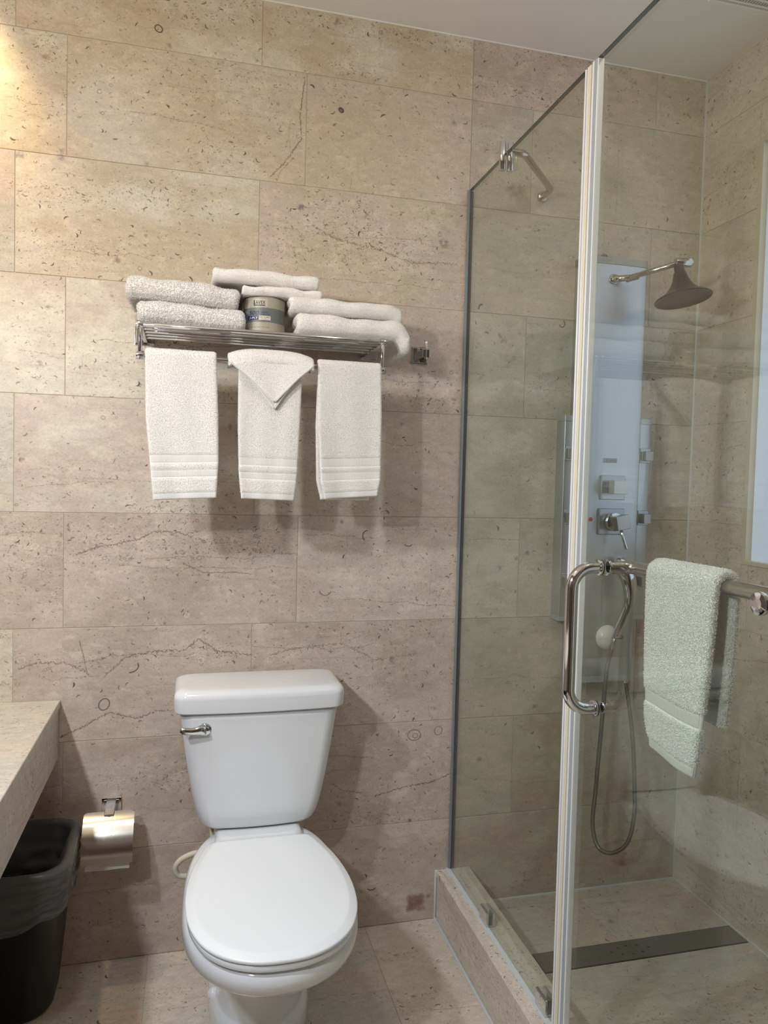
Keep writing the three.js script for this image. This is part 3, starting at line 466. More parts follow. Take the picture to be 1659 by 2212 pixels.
// towel folded in half with the fold to the front: x0..x1 wide, front at zf, base y, height T
function foldedTowel({ label, x0, x1, zf, zb, y, T, tilt = 0, droopL = 0, droopR = 0, seed, len = 0.0018, density = 0.6, yaw = 0, strip = false, seg = 40 }) {
  const t = thing('folded_towel', label, 'towel', [0, 0, 0], 'folded white towels on the rack shelf'), R = rng(seed), out = [], W = x1 - x0, half = T / 4 * 0.97, r = T / 4 + 0.0004;
  const D = zf - zb - r - half, arc = Math.PI * r, L = 2 * D + arc, cx = (x0 + x1) / 2, ph = R() * 6;
  const f = (u, v) => {
    const s = v * L, topLayer = s > D + arc / 2; let yy, z;
    if (s < D) { yy = -r; z = zb + s; } else if (s < D + arc) { const a = (s - D) / r - Math.PI / 2; yy = Math.sin(a) * r; z = zb + D + Math.cos(a) * r; } else { yy = r; z = zb + D - (s - D - arc); }
    let x = x0 + W * u + (topLayer ? 1 : -1) * 0.0015 * Math.sin(ph + z * 30);
    yy += (topLayer ? 1 : 0.15) * (0.0022 * Math.sin(u * 9 + ph) + 0.0014 * Math.sin(u * 21 + ph * 2 + z * 40));
    z += 0.0025 * Math.sin(u * 7 + ph * 1.7) + 0.001 * Math.sin(u * 25 + ph);
    const e = (u - 0.5) * W; yy += tilt * e;
    const dl = smooth((0.16 - u) / 0.16), dr = smooth((u - 0.78) / 0.22); yy -= droopL * dl * dl + droopR * dr * dr; if (droopR) x -= droopR * 0.35 * dr * dr; 
    const c = Math.cos(yaw), n = Math.sin(yaw), X = x - cx, Z = z - zf; return V(cx + X * c + Z * n, y + T / 2 + yy, zf + Z * c - X * n);
  };
  part('towel_body', sheet({ f, h: () => half, Lu: W, Lv: L, nu: seg, nv: 46, pile: { density: PILE * density, R, out } }), M.terry, t);
  if (strip) part('woven_band', sheet({ f: (a, b) => f(0.02 + a * 0.82, (D * 0.96) / L).add(V(0, half + 0.002 + b * 0.003, 0.012 + b * 0.004)), h: () => 0.0025, Lu: W * 0.8, Lv: 0.01, nu: 20, nv: 3 }), M.woven, t, 'ribbed edge of the towel');
  pileMesh(out, R, len, t); return t;
}
const SHELF = 1.6872;
foldedTowel({ label: 'thick fluffy folded towel resting on the left end of the chrome rack', x0: -0.134, x1: 0.119, zf: 0.218, zb: 0.03, y: SHELF + 0.001, T: 0.052, tilt: -0.03, seed: 31, len: 0.0023, density: 0.7 });
foldedTowel({ label: 'thick fluffy folded towel on top of the left stack of the rack', x0: -0.160, x1: 0.104, zf: 0.216, zb: 0.035, y: SHELF + 0.055, T: 0.052, tilt: -0.05, droopL: 0.004, seed: 32, len: 0.0023, density: 0.7, strip: true });
foldedTowel({ label: 'thin folded towel lying directly on the wrapped paper roll', x0: 0.112, x1: 0.312, zf: 0.205, zb: 0.035, y: 1.7775, T: 0.024, tilt: 0.01, seed: 33, len: 0.0013 });
foldedTowel({ label: 'folded towel topmost of the rack, above the wrapped paper roll', x0: 0.040, x1: 0.304, zf: 0.203, zb: 0.04, y: 1.8045, T: 0.035, tilt: -0.005, seed: 34, len: 0.0013 });
foldedTowel({ label: 'folded towel sagging over the right end of the chrome rack', x0: 0.247, x1: 0.556, zf: 0.222, zb: 0.03, y: SHELF + 0.001, T: 0.052, seed: 35, len: 0.0014, droopR: 0.036, seg: 60 });
foldedTowel({ label: 'folded towel on top of the sagging towel at the rack right end', x0: 0.229, x1: 0.527, zf: 0.214, zb: 0.035, y: SHELF + 0.0545, T: 0.040, tilt: -0.002, droopR: 0.012, seed: 36, len: 0.0014 });

{ // towel over the bar on the shower door (bar runs along z)
  const t = thing('bath_towel', 'thick white terry towel hanging over the bar inside the glass door', 'towel'), R = rng(41), out = [];
  const bx = 0.842, by = 1.166, half = 0.0075, r = 0.0125 + half, top = by, bot = 0.838, botB = 0.925, arc = Math.PI * r, Lf = top - bot, Lb = top - botB, L = Lf + arc + Lb;
  const f = (u, v) => {
    const s = v * L; let y, x; if (s < Lf) { y = bot + s; x = bx - r; } else if (s < Lf + arc) { const a = (s - Lf) / r; y = top + Math.sin(a) * r; x = bx - Math.cos(a) * r; } else { y = top - (s - Lf - arc); x = bx + r; }
    const k = clamp((top - y) / Lf), fr = s < Lf + arc / 2; const z0 = 0.884 + 0.018 * k * k + 0.012 * smooth((k - 0.8) / 0.2), z1 = 1.071 - 0.012 * k - 0.016 * k * k;
    const z = z0 + (z1 - z0) * u; x += fr ? 0.0035 * Math.sin(u * 5 + 0.6) * k - 0.004 * k : 0.003 * Math.sin(u * 4) * k + 0.004 * k;
    if (fr) y += (0.012 * (1 - u) * 1 + 0.004 * u) * k * k - 0.004 * Math.sin(u * 3.14) * k;
    return V(x, y, z);
  };
  const band = [0.086, 0.112], hem = 0.02;
  const h = (u, v) => { const s = v * L; if (s < hem) return half * 0.7; const d = Math.min(s - band[0], band[1] - s); return d > -0.003 ? half - 0.003 * smooth((d + 0.003) / 0.004) : half; };
  part('towel_body', sheet({ f, h, Lu: 0.187, Lv: L, nu: 40, nv: 130, pile: { density: 480000, R, out, skip: (u, v) => { const s = v * L; return s < hem || (s > band[0] && s < band[1]); } } }), M.terryBright, t);
  part('woven_band', sheet({ f, h: () => half - 0.002, Lu: 0.187, Lv: band[1] - band[0], nu: 30, nv: 8, v0: band[0] / L, v1: band[1] / L, u0: 0.004, u1: 0.996 }), M.woven, t, 'flat woven band across the towel');
  part('hem', sheet({ f, h: () => half * 0.8, Lu: 0.187, Lv: hem, nu: 30, nv: 6, v0: 0.0001, v1: hem / L }), M.woven, t, 'stitched hem');
  pileMesh(out, R, 0.0021, t, M.terryBright);
}
// ---------------------------------------------------------------- chrome towel rack
{
  const t = thing('towel_rack', 'chrome hotel towel rack with a barred shelf and a lower bar', 'rack');
  const xs = [-0.126, 0.468], y = 1.681, zf = 0.218;
  for (const [k, x] of xs.entries()) {
    const px = k ? 0.481 : -0.129;
    part('wall_plate', [rbox(0.05, 0.05, 0.006, 0.0015, px, 1.692, 0.003), rbox(0.042, 0.042, 0.004, 0.0015, px, 1.692, 0.008)], M.chrome, t);
    const s = new THREE.Shape(); s.moveTo(0.006, 1.672); s.lineTo(0.006, 1.712); s.lineTo(0.05, 1.690); s.lineTo(zf + 0.002, y + 0.0055); s.lineTo(zf + 0.002, y - 0.0055); s.lineTo(0.06, 1.673); s.closePath();
    const g = new THREE.ExtrudeGeometry(s, { depth: 0.008, bevelEnabled: true, bevelSize: 0.001, bevelThickness: 0.001, bevelSegments: 2 }); g.rotateY(-Math.PI / 2); g.translate(x + 0.004, 0, 0);
    part('side_arm', g, M.chrome, t);
    part('end_cap', bar(V(x - (k ? 0.006 : 0.010), y, zf), V(x + (k ? 0.012 : 0.006), y, zf), 0.0098, 28, 0.0015), M.chrome, t);
    part('post', bar(V(x, y - 0.004, zf), V(x, BARY + 0.004, zf), 0.0052), M.chrome, t);
    part('bar_mount', bar(V(x - (k ? 0.010 : 0.009), BARY, BARZ), V(x + 0.010, BARY, BARZ), 0.0098, 28, 0.0015), M.chrome, t);
  }
  for (const z of [0.218, 0.178, 0.138, 0.098, 0.058]) part('shelf_rail', bar(V(xs[0], y, z), V(xs[1], y, z), z > 0.2 ? 0.0062 : 0.0054, 20), M.chrome, t);
  part('lower_bar', bar(V(xs[0], BARY, BARZ), V(xs[1], BARY, BARZ), 0.0056, 24), M.chrome, t);
}
{ // robe hook
  const t = thing('robe_hook', 'small chrome robe hook with an upright pin right of the towels', 'hook', [0.633, 1.690, 0]);
  part('wall_plate', [rbox(0.050, 0.050, 0.006, 0.0015, 0, 0, 0.003), rbox(0.043, 0.043, 0.003, 0.0015, 0, 0, 0.0075)], M.chrome, t);
  part('arm', rbox(0.021, 0.024, 0.045, 0.0015, 0.006, 0.0, 0.0285), M.chrome, t);
  part('pin', bar(V(0.006, -0.016, 0.047), V(0.006, 0.034, 0.047), 0.0042, 24), M.chrome, t);
}
// ---------------------------------------------------------------- wrapped paper rolls on the rack
const wrapTex = (() => {
  const cv = document.createElement('canvas'); cv.width = 1024; cv.height = 768; const g = cv.getContext('2d'); g.fillStyle = '#aaa38f'; g.fillRect(0, 0, 1024, 768);
  g.strokeStyle = '#6a6353'; g.lineWidth = 4; for (let c = 0; c < 6; c++) for (let k = -4; k < 22; k++) { const x = c * 171, y = k * 44; g.beginPath(); g.moveTo(x, y + (c % 2 ? 0 : 86)); g.lineTo(x + 171, y + (c % 2 ? 86 : 0)); g.stroke(); }
  g.fillStyle = '#696d6b'; g.fillRect(0, 235, 1024, 330);
  g.fillStyle = '#b9b29d'; g.fillRect(300, 30, 300, 180); g.fillStyle = '#141b3e'; g.fillRect(318, 60, 26, 132); g.fillRect(318, 168, 236, 24); g.font = 'bold 108px sans-serif'; g.textBaseline = 'alphabetic'; g.save(); g.translate(350, 152); g.scale(0.72, 1); g.fillText('LAVEX', -40, 0); g.restore();
  g.fillStyle = '#10183c'; g.font = 'italic bold 128px sans-serif'; g.fillText('500', 210, 400); g.font = 'bold 40px sans-serif'; g.fillStyle = '#23273a'; g.fillText('SHEETS', 480, 352); g.fillText('PER ROLL', 480, 402);
  g.fillStyle = '#141b4a'; g.fillRect(190, 420, 240, 96); g.fillStyle = '#d6d3cb'; g.font = 'italic bold 72px sans-serif'; g.fillText('2-PLY', 212, 494); g.fillStyle = '#cfc8b6'; g.fillRect(432, 420, 230, 96); g.fillStyle = '#2a2a2c'; g.font = 'bold 44px sans-serif'; g.fillText('3½" x 4½"', 444, 470); g.font = '22px sans-serif'; g.fillText('SHEET SIZE', 470, 502);
  g.fillStyle = '#34384a'; g.font = '22px sans-serif'; g.fillText('SOFT · STRONG · ABSORBENT', 270, 545); g.fillStyle = '#3a352b'; g.font = 'bold 22px sans-serif'; g.fillText('INDIVIDUALLY WRAPPED BATH TISSUE', 240, 690);
  const t = new THREE.CanvasTexture(cv); t.colorSpace = THREE.SRGBColorSpace; t.wrapS = THREE.RepeatWrapping; t.repeat.set(2.5, 1); t.offset.x = 0.25; t.anisotropy = 8; return t;
})();
{
  const wrap = phy({ map: wrapTex, roughness: 0.45 }), end = std({ color: 0x8f8a7c, roughness: 0.7 });
  const r = 0.052, H = 0.0885;
  const make = (x, z, turn, label) => { const t = thing('wrapped_paper_roll', label, 'paper roll', [x, SHELF - 0.0005, z], 'wrapped paper rolls on the rack'); t.rotation.y = turn;
    part('wrapper', new THREE.CylinderGeometry(r, r, H - 0.006, 64, 1, true).translate(0, H / 2, 0), wrap, t);
    part('folded_end', new THREE.LatheGeometry([[0.02, H - 0.004], [0.024, H - 0.0005], [r - 0.003, H], [r, H - 0.003]].map((p) => new THREE.Vector2(...p)), 48), end, t); part('folded_end', new THREE.LatheGeometry([[r, 0.003], [r - 0.003, 0], [0.001, 0.001]].map((p) => new THREE.Vector2(...p)), 48), end, t); };
  make(0.171, 0.152, Math.PI - 0.15, 'wrapped paper roll with a grey printed band between the towel stacks');
  make(0.066 + 0.001, 0.082 + 0.002, Math.PI * 0.75, 'second wrapped paper roll, dim, behind the left towel stack');
}

// ---------------------------------------------------------------- toilet
const TX = 0.178;
{
  const t = thing('toilet', 'white two-piece toilet with the seat lid closed', 'toilet', [TX, 0, 0]);
  // tank
  const tank = []; const hw = (y) => 0.141 + 0.062 * Math.pow(clamp((y - 0.425) / 0.31), 0.62);
  for (const [y, inset] of [[0.4225, 0.030], [0.4232, 0.016], [0.4275, 0.006], [0.4355, 0.0015]]) tank.push(rrect(hw(y) - inset * 0.8, 0.022 + inset, 0.190 - inset, y, 0.035, 12, 0.012));
  for (let k = 1; k <= 14; k++) { const y = 0.4355 + (0.735 - 0.4355) * k / 14; tank.push(rrect(hw(y), 0.022, 0.192 + 0.010 * (y - 0.438) / 0.297, y, 0.034, 12, 0.014)); }
  part('tank', loft(tank), M.porcelain, t);
  const lid = [[0.733, 0.006], [0.7335, 0.002], [0.736, 0.0], [0.768, -0.0015], [0.777, 0.0], [0.784, 0.005], [0.7885, 0.013], [0.790, 0.024], [0.7915, 0.06]].map(([y, i]) => rrect(0.215 - i, 0.016 + i, 0.214 - i, y, 0.030, 12, 0.012));
  part('tank_lid', loft(lid), M.porcelain, t);
  // flush lever
  const lv = part('flush_lever', new THREE.BufferGeometry(), M.chrome, t);
  const esc = new THREE.LatheGeometry([[0.0001, 0], [0.0180, 0], [0.0182, 0.004], [0.0155, 0.009], [0.012, 0.0125], [0.0001, 0.0135]].map((p) => new THREE.Vector2(...p)), 32).rotateX(Math.PI / 2).translate(-0.139, 0.692, 0.200);
  const ap = [[-0.137, 0.693, 0.216, 0.0118], [-0.149, 0.695, 0.219, 0.0112], [-0.159, 0.694, 0.2215, 0.0086], [-0.172, 0.6935, 0.223, 0.0074], [-0.186, 0.695, 0.224, 0.0076], [-0.195, 0.6965, 0.224, 0.0068], [-0.200, 0.697, 0.224, 0.0030]];
  lv.geometry = merge([esc, loft(ap.map(([x, y, z, r]) => Array.from({ length: 20 }, (_, k) => [x, y + r * 1.25 * Math.cos(k * Math.PI / 10) * 0.95, z + r * 0.9 * Math.sin(k * Math.PI / 10)]))), bar(V(-0.139, 0.692, 0.204), V(-0.139, 0.692, 0.216), 0.009, 24, 0.003)]);
  // egg outlines in plan
  const prof = [[0, 0.738], [0.03, 0.7365], [0.06, 0.730], [0.105, 0.707], [0.145, 0.664], [0.172, 0.597], [0.1818, 0.515], [0.1785, 0.44], [0.165, 0.36], [0.147, 0.302], [0.132, 0.262], [0.122, 0.2500], [0.108, 0.2470], [0.05, 0.2465], [0, 0.2465]];
  const closed = [...prof.map(([x, z]) => V(x, 0, z)), ...prof.slice(1, -1).reverse().map(([x, z]) => V(-x, 0, z))];
  const out = new THREE.CatmullRomCurve3(closed, true, 'centripetal').getSpacedPoints(144).slice(0, 144);
  const ring = (y, inset, dz = 0) => out.map((p, i) => { const a = out[(i + 143) % 144], b = out[(i + 1) % 144], d = b.clone().sub(a).normalize(); return [p.x + d.z * inset * -1 * (1), y, p.z + d.x * inset + dz]; });
  const inward = (() => { const r = ring(0, 0.01); return Math.abs(r[36][0]) < Math.abs(out[36].x) ? 1 : -1; })();
  const R2 = (y, inset) => inset < 0.007 ? ring(y, inset * inward) : ring(y, 0.006 * inward).map((p) => { const k = 1 - (inset - 0.006) / 0.185; return [p[0] * k, p[1], 0.49 + (p[2] - 0.49) * (1 - (inset - 0.006) / 0.24)]; });
  part('seat', loft([R2(0.3985, 0.012), R2(0.3985, 0.006), R2(0.401, 0.003), R2(0.410, 0.0025), R2(0.4125, 0.005), R2(0.4130, 0.012)]), M.seat, t);
  part('seat_lid', loft([R2(0.4145, 0.008), R2(0.4145, 0.003), R2(0.4160, 0.0006), R2(0.4205, 0), R2(0.4235, 0.0025), R2(0.4285, 0.0165), R2(0.4292, 0.0185), R2(0.4296, 0.024), R2(0.4300, 0.06)]), M.seat, t);
  // bowl: rim band, belly, foot
  const egg = (a, zb, zf, zm, y, nb = 0.75, nf = 0.92) => Array.from({ length: 96 }, (_, k) => { const th = k / 96 * Math.PI * 2, c = Math.cos(th), s = Math.sin(th); return [a * Math.sign(s) * Math.pow(Math.abs(s), c > 0 ? nf : nb), y, c > 0 ? zm + (zf - zm) * Math.pow(c, nf) : zm - (zm - zb) * Math.pow(-c, nb)]; });
  const bowl = [
    egg(0.121, 0.100, 0.440, 0.24, 0.000), egg(0.1225, 0.098, 0.442, 0.24, 0.004), egg(0.1225, 0.098, 0.442, 0.24, 0.040), egg(0.119, 0.10, 0.437, 0.24, 0.052), egg(0.112, 0.106, 0.428, 0.24, 0.058),
    egg(0.106, 0.112, 0.420, 0.25, 0.066), egg(0.103, 0.112, 0.424, 0.26, 0.11), egg(0.105, 0.11, 0.446, 0.28, 0.16), egg(0.112, 0.105, 0.492, 0.31, 0.20), egg(0.126, 0.10, 0.556, 0.35, 0.235), egg(0.143, 0.10, 0.612, 0.39, 0.265), egg(0.158, 0.10, 0.656, 0.43, 0.295), egg(0.168, 0.10, 0.685, 0.46, 0.320),
    egg(0.1735, 0.10, 0.699, 0.47, 0.335), egg(0.1765, 0.10, 0.704, 0.47, 0.3385), egg(0.181, 0.10, 0.712, 0.47, 0.340), egg(0.1865, 0.10, 0.727, 0.48, 0.350), egg(0.1890, 0.10, 0.735, 0.48, 0.365), egg(0.1880, 0.10, 0.736, 0.48, 0.380), egg(0.1835, 0.102, 0.730, 0.48, 0.391), egg(0.176, 0.106, 0.720, 0.48, 0.397), egg(0.16, 0.115, 0.70, 0.48, 0.3985)];
  const deck = [[0.28, 0.02], [0.30, 0.006], [0.33, 0.0], [0.400, 0.0], [0.411, 0.003], [0.4180, 0.010], [0.4205, 0.02]].map(([y, i]) => rrect(0.112 - i, 0.03 + i, 0.236 - i * 0.6, y, 0.03, 10, 0));
  part('bowl', [loft(bowl), loft(deck)], M.porcelain, t);
  for (const s of [-1, 1]) { part('bolt_cap', new THREE.SphereGeometry(0.016, 20, 12, 0, 6.283, 0, Math.PI / 2).scale(1, 1.1, 1).translate(s * 0.111, 0.050, 0.27), M.porcelain, t); }
}
{ // water supply hose
  const t = thing('supply_hose', 'cream braided water hose looping out left of the toilet', 'hose');
  const pts = [[0.062, 0.423, 0.0855], [0.062, 0.39, 0.088], [0.064, 0.345, 0.095], [0.062, 0.322, 0.100], [0.038, 0.325, 0.100], [0.010, 0.322, 0.100], [-0.018, 0.308, 0.098], [-0.030, 0.288, 0.094], [-0.024, 0.266, 0.090], [0.002, 0.256, 0.085], [0.035, 0.258, 0.07], [0.055, 0.262, 0.03]].map((p) => V(...p));
  // helical braid on a tube
  const c = new THREE.CatmullRomCurve3([pts[3], ...pts.slice(4)]), g = new THREE.TubeGeometry(c, 260, 0.0072, 24), P = g.attributes.position, N = g.attributes.normal;
  for (let i = 0; i <= 260; i++) for (let j = 0; j <= 24; j++) { const k = i * 25 + j, a = j / 24 * Math.PI * 2, w = Math.sin(a * 6 + i * 0.9) * Math.sin(a * 6 - i * 0.9) * 0.0005; P.setXYZ(k, P.getX(k) + N.getX(k) * w, P.getY(k) + N.getY(k) * w, P.getZ(k) + N.getZ(k) * w); } g.computeVertexNormals();
  part('braided_hose', g, M.braid, t); part('riser', tube(new THREE.CatmullRomCurve3(pts.slice(0, 4)), 24, 0.0062, 16), M.braid, t);
  part('nut', [bar(V(0.062, 0.402, 0.087), V(0.062, 0.4235, 0.0855), 0.013, 6)], M.plasticWhite, t); part('valve', bar(V(0.055, 0.262, 0.040), V(0.056, 0.262, 0.0005), 0.010, 16), M.chrome, t);
}

// ---------------------------------------------------------------- paper holder
{
  const t = thing('paper_holder', 'chrome toilet paper holder with a curved cover flap', 'paper holder', [-0.200, 0.428, 0]);
  part('wall_plate', [rbox(0.050, 0.050, 0.007, 0.0015, 0, 0, 0.0035), rbox(0.040, 0.040, 0.004, 0.0015, 0, 0, 0.008)], M.chrome, t);
  const s = new THREE.Shape(); s.moveTo(0.006, 0.019); s.lineTo(0.028, 0.019); s.lineTo(0.050, 0.013); s.lineTo(0.064, 0.004); s.lineTo(0.064, -0.004); s.lineTo(0.044, -0.003); s.lineTo(0.006, -0.012); s.closePath();
  const g = new THREE.ExtrudeGeometry(s, { depth: 0.022, bevelEnabled: true, bevelSize: 0.0012, bevelThickness: 0.0012, bevelSegments: 2, curveSegments: 8 }); g.rotateY(-Math.PI / 2); g.translate(0.011, 0, 0);
  part('arm', g, M.chrome, t);
  // cover: sheet bent over the roll, with a notch where the arm comes through
  const n = 26, prof = []; for (let k = 0; k <= n; k++) { const a = k / n; { const th = 0.25 + 1.33 * Math.pow(a, 0.8), p0 = prof[k - 1]; prof.push(k ? [p0[0] + 0.137 / n * Math.cos(th), p0[1] - 0.137 / n * Math.sin(th)] : [0.050, 0.007]); } }
  const cover = new THREE.Shape(); cover.moveTo(-0.063, 0); cover.lineTo(-0.012, 0); for (let k = 0; k <= 16; k++) { const a = Math.PI - k / 16 * Math.PI; cover.lineTo(0.012 * Math.cos(a), 0.012 * Math.sin(a)); } cover.lineTo(0.063, 0);
  const rows = 40, pos = [], idx = [], cols = 48;
  const at = (v) => { const f = clamp(v) * n, i = Math.min(n - 1, Math.floor(f)), q = f - i; return [prof[i][0] + (prof[i + 1][0] - prof[i][0]) * q, prof[i][1] + (prof[i + 1][1] - prof[i][1]) * q]; };
  for (let j = 0; j <= rows; j++) for (let i = 0; i <= cols; i++) { const x = -0.063 + 0.126 * i / cols, q = x / 0.012, v0 = Math.abs(q) < 1 ? 0.135 * Math.sqrt(1 - q * q) : 0, v = v0 + (1 - v0) * j / rows, [z, y] = at(v), rc = 0.006, ex = 0.063 - Math.abs(x), tw = ex < rc ? (rc - Math.sqrt(Math.max(0, rc * rc - (rc - ex) ** 2))) : 0; pos.push(x, y + (j === rows ? tw * 0.8 : 0) + (j === 0 ? -tw * 0.5 : 0), z); }
  for (let j = 0; j < rows; j++) for (let i = 0; i < cols; i++) { const a = j * (cols + 1) + i; idx.push(a, a + cols + 1, a + 1, a + 1, a + cols + 1, a + cols + 2); }
  const shell = new THREE.BufferGeometry(); shell.setAttribute('position', new THREE.Float32BufferAttribute(pos, 3)); shell.setIndex(idx); shell.computeVertexNormals();
  const back = shell.clone(), P = back.attributes.position, N = shell.attributes.normal; for (let i = 0; i < P.count; i++) P.setXYZ(i, P.getX(i) - N.getX(i) * 0.0012, P.getY(i) - N.getY(i) * 0.0012, P.getZ(i) - N.getZ(i) * 0.0012); back.index.array.reverse(); back.computeVertexNormals();
  part('cover_flap', [shell, back], std({ color: 0xc9c4bb, metalness: 1, roughness: 0.2 }), t);
  part('roll_rod', [bar(V(-0.068, -0.045, 0.058), V(0.06, -0.045, 0.058), 0.004, 16), bar(V(-0.067, -0.046, 0.058), V(-0.075, -0.030, 0.058), 0.004, 16), bar(V(0, 0.0, 0.045), V(0, -0.045, 0.058), 0.004, 12)], M.chrome, t);
}
{
  const t = thing('toilet_paper_roll', 'white toilet paper roll under the chrome flap', 'paper roll', [-0.200, 0.3850, 0.056]);
  const R0 = 0.019, R1 = 0.0385; const lp = [[R0, -0.054], [R1 - 0.002, -0.054], [R1, -0.052], [R1, 0.052], [R1 - 0.002, 0.054], [R0, 0.054], [R0, -0.054]].map((p) => new THREE.Vector2(...p));
  part('paper', toCreasedNormals(new THREE.LatheGeometry(lp, 48), 0.6).rotateZ(Math.PI / 2), M.paper, t);
  const tail = sheet({ f: (u, v) => V(-0.054 + 0.108 * u, 0.0 - v * 0.082, 0.0392 + 0.006 * Math.sin(v * 2) + 0.0012 * Math.sin(u * 9 + v * 4) * v), h: () => 0.0004, Lu: 0.108, Lv: 0.084, nu: 20, nv: 16, round: false });
  part('loose_sheet', tail, M.paper, t);
}

// ---------------------------------------------------------------- vanity counter and waste bin
{
  const t = thing('vanity_counter', 'beige stone vanity counter with a deep apron at the left edge', 'counter');
  const xe = -0.331, y = 0.724, z1 = 1.62;
  part('core', span(ROOM.x0 + 0.001, xe - 0.022, 0.571, y - 0.0195, 0.001, z1, 0.001), M.grout, t);
  part('top_slab', tileGeo((a, b, n) => [b, y + n, a], 0.0012, ROOM.x0 + 0.001, z1, xe, 0.019, (a, b) => [(b + 1.0) / 2.04, (a * 1.0 + 0.36) / 2.04], 0.0015), stoneStore, t);
  part('apron_slab', tileGeo((a, b, n) => [xe - 0.004 + n, b, a], 0.0012, 0.569, z1, y - 0.0195, 0.018, (a, b) => [(a + 0.69) / 2.04, (b + 0.30) / 2.04], 0.001), stoneStore, t);
}
{
  const t = thing('waste_bin', 'black plastic waste bin under the stone counter', 'waste bin');
  const B = (y, i = 0) => { const k = y / 0.40; return rrect(0.118 + 0.042 * k - i, 0.012 + i, 0.205 + 0.085 * k - i, y, 0.06 - i * 0.5, 12, 0.01, -0.438); };
  part('body', loft([B(0.0, 0.012), B(0.003, 0.004), B(0.012), ...Array.from({ length: 8 }, (_, k) => B(0.012 + (k + 1) * 0.048)), B(0.398, -0.004), B(0.40, -0.003), B(0.40, 0.003), B(0.39, 0.005), B(0.2, 0.006), B(0.008, 0.008)], { cap1: true }), M.canBlack, t);
  const l = thing('bin_liner', 'crumpled translucent plastic liner folded over the black bin rim', 'bin liner'), R = rng(51), q = Array.from({ length: 7 }, () => R() * 6.28);
  const ridge = (x) => 1 - Math.abs(Math.sin(x)), nz = (i, n, y) => { const a = i / n * 6.283; return 0.0030 * Math.sin(a * 3 + q[0] + y * 30) + 0.0042 * ridge(a * 2.0 + y * 95 + 0.8 * Math.sin(a * 3 + q[1])) + 0.0028 * ridge(a * 3.5 - y * 150 + q[2] + Math.sin(a * 5)) + 0.0016 * ridge(a * 9 + y * 60 + q[5]) - 0.004; };
  const skirt = [], N = rrect(0.1, 0, 0.1, 0, 0.03, 12).length; const rr = (y, off, wav) => B(y, -off).map((p, i) => { const nx = p[0] + 0.438, nz0 = p[2] - 0.15, L = Math.hypot(nx, nz0), w = wav * nz(i, N, y); return [p[0] + nx / L * w, y, p[2] + nz0 / L * w]; });
  const levels = []; for (let k = 0; k <= 44; k++) levels.push([0.268 + 0.134 * k / 44, 0.0115 - 0.002 * Math.sin(k), 1.25 - 0.5 * k / 44]);
  levels.push([0.407, 0.007, 0.5], [0.411, 0.0, 0.5], [0.408, -0.009, 0.7]); for (let k = 0; k <= 22; k++) levels.push([0.398 - 0.27 * k / 22, -0.012 - 0.048 * k / 22, 1.5 + 5 * k / 22]);
  for (const [y, off, w] of levels) skirt.push(rr(y, off, w).map((p, i) => [p[0], Math.max(0.10, p[1] + (off > 0 ? (0.402 - y) * (0.09 * Math.sin(i * 0.22 + q[3]) + 0.04 * Math.sin(i * 0.7 + q[4])) : 0)), p[2]]));
  part('film', loft(skirt, { cap0: false, cap1: false }), M.film, l);
}
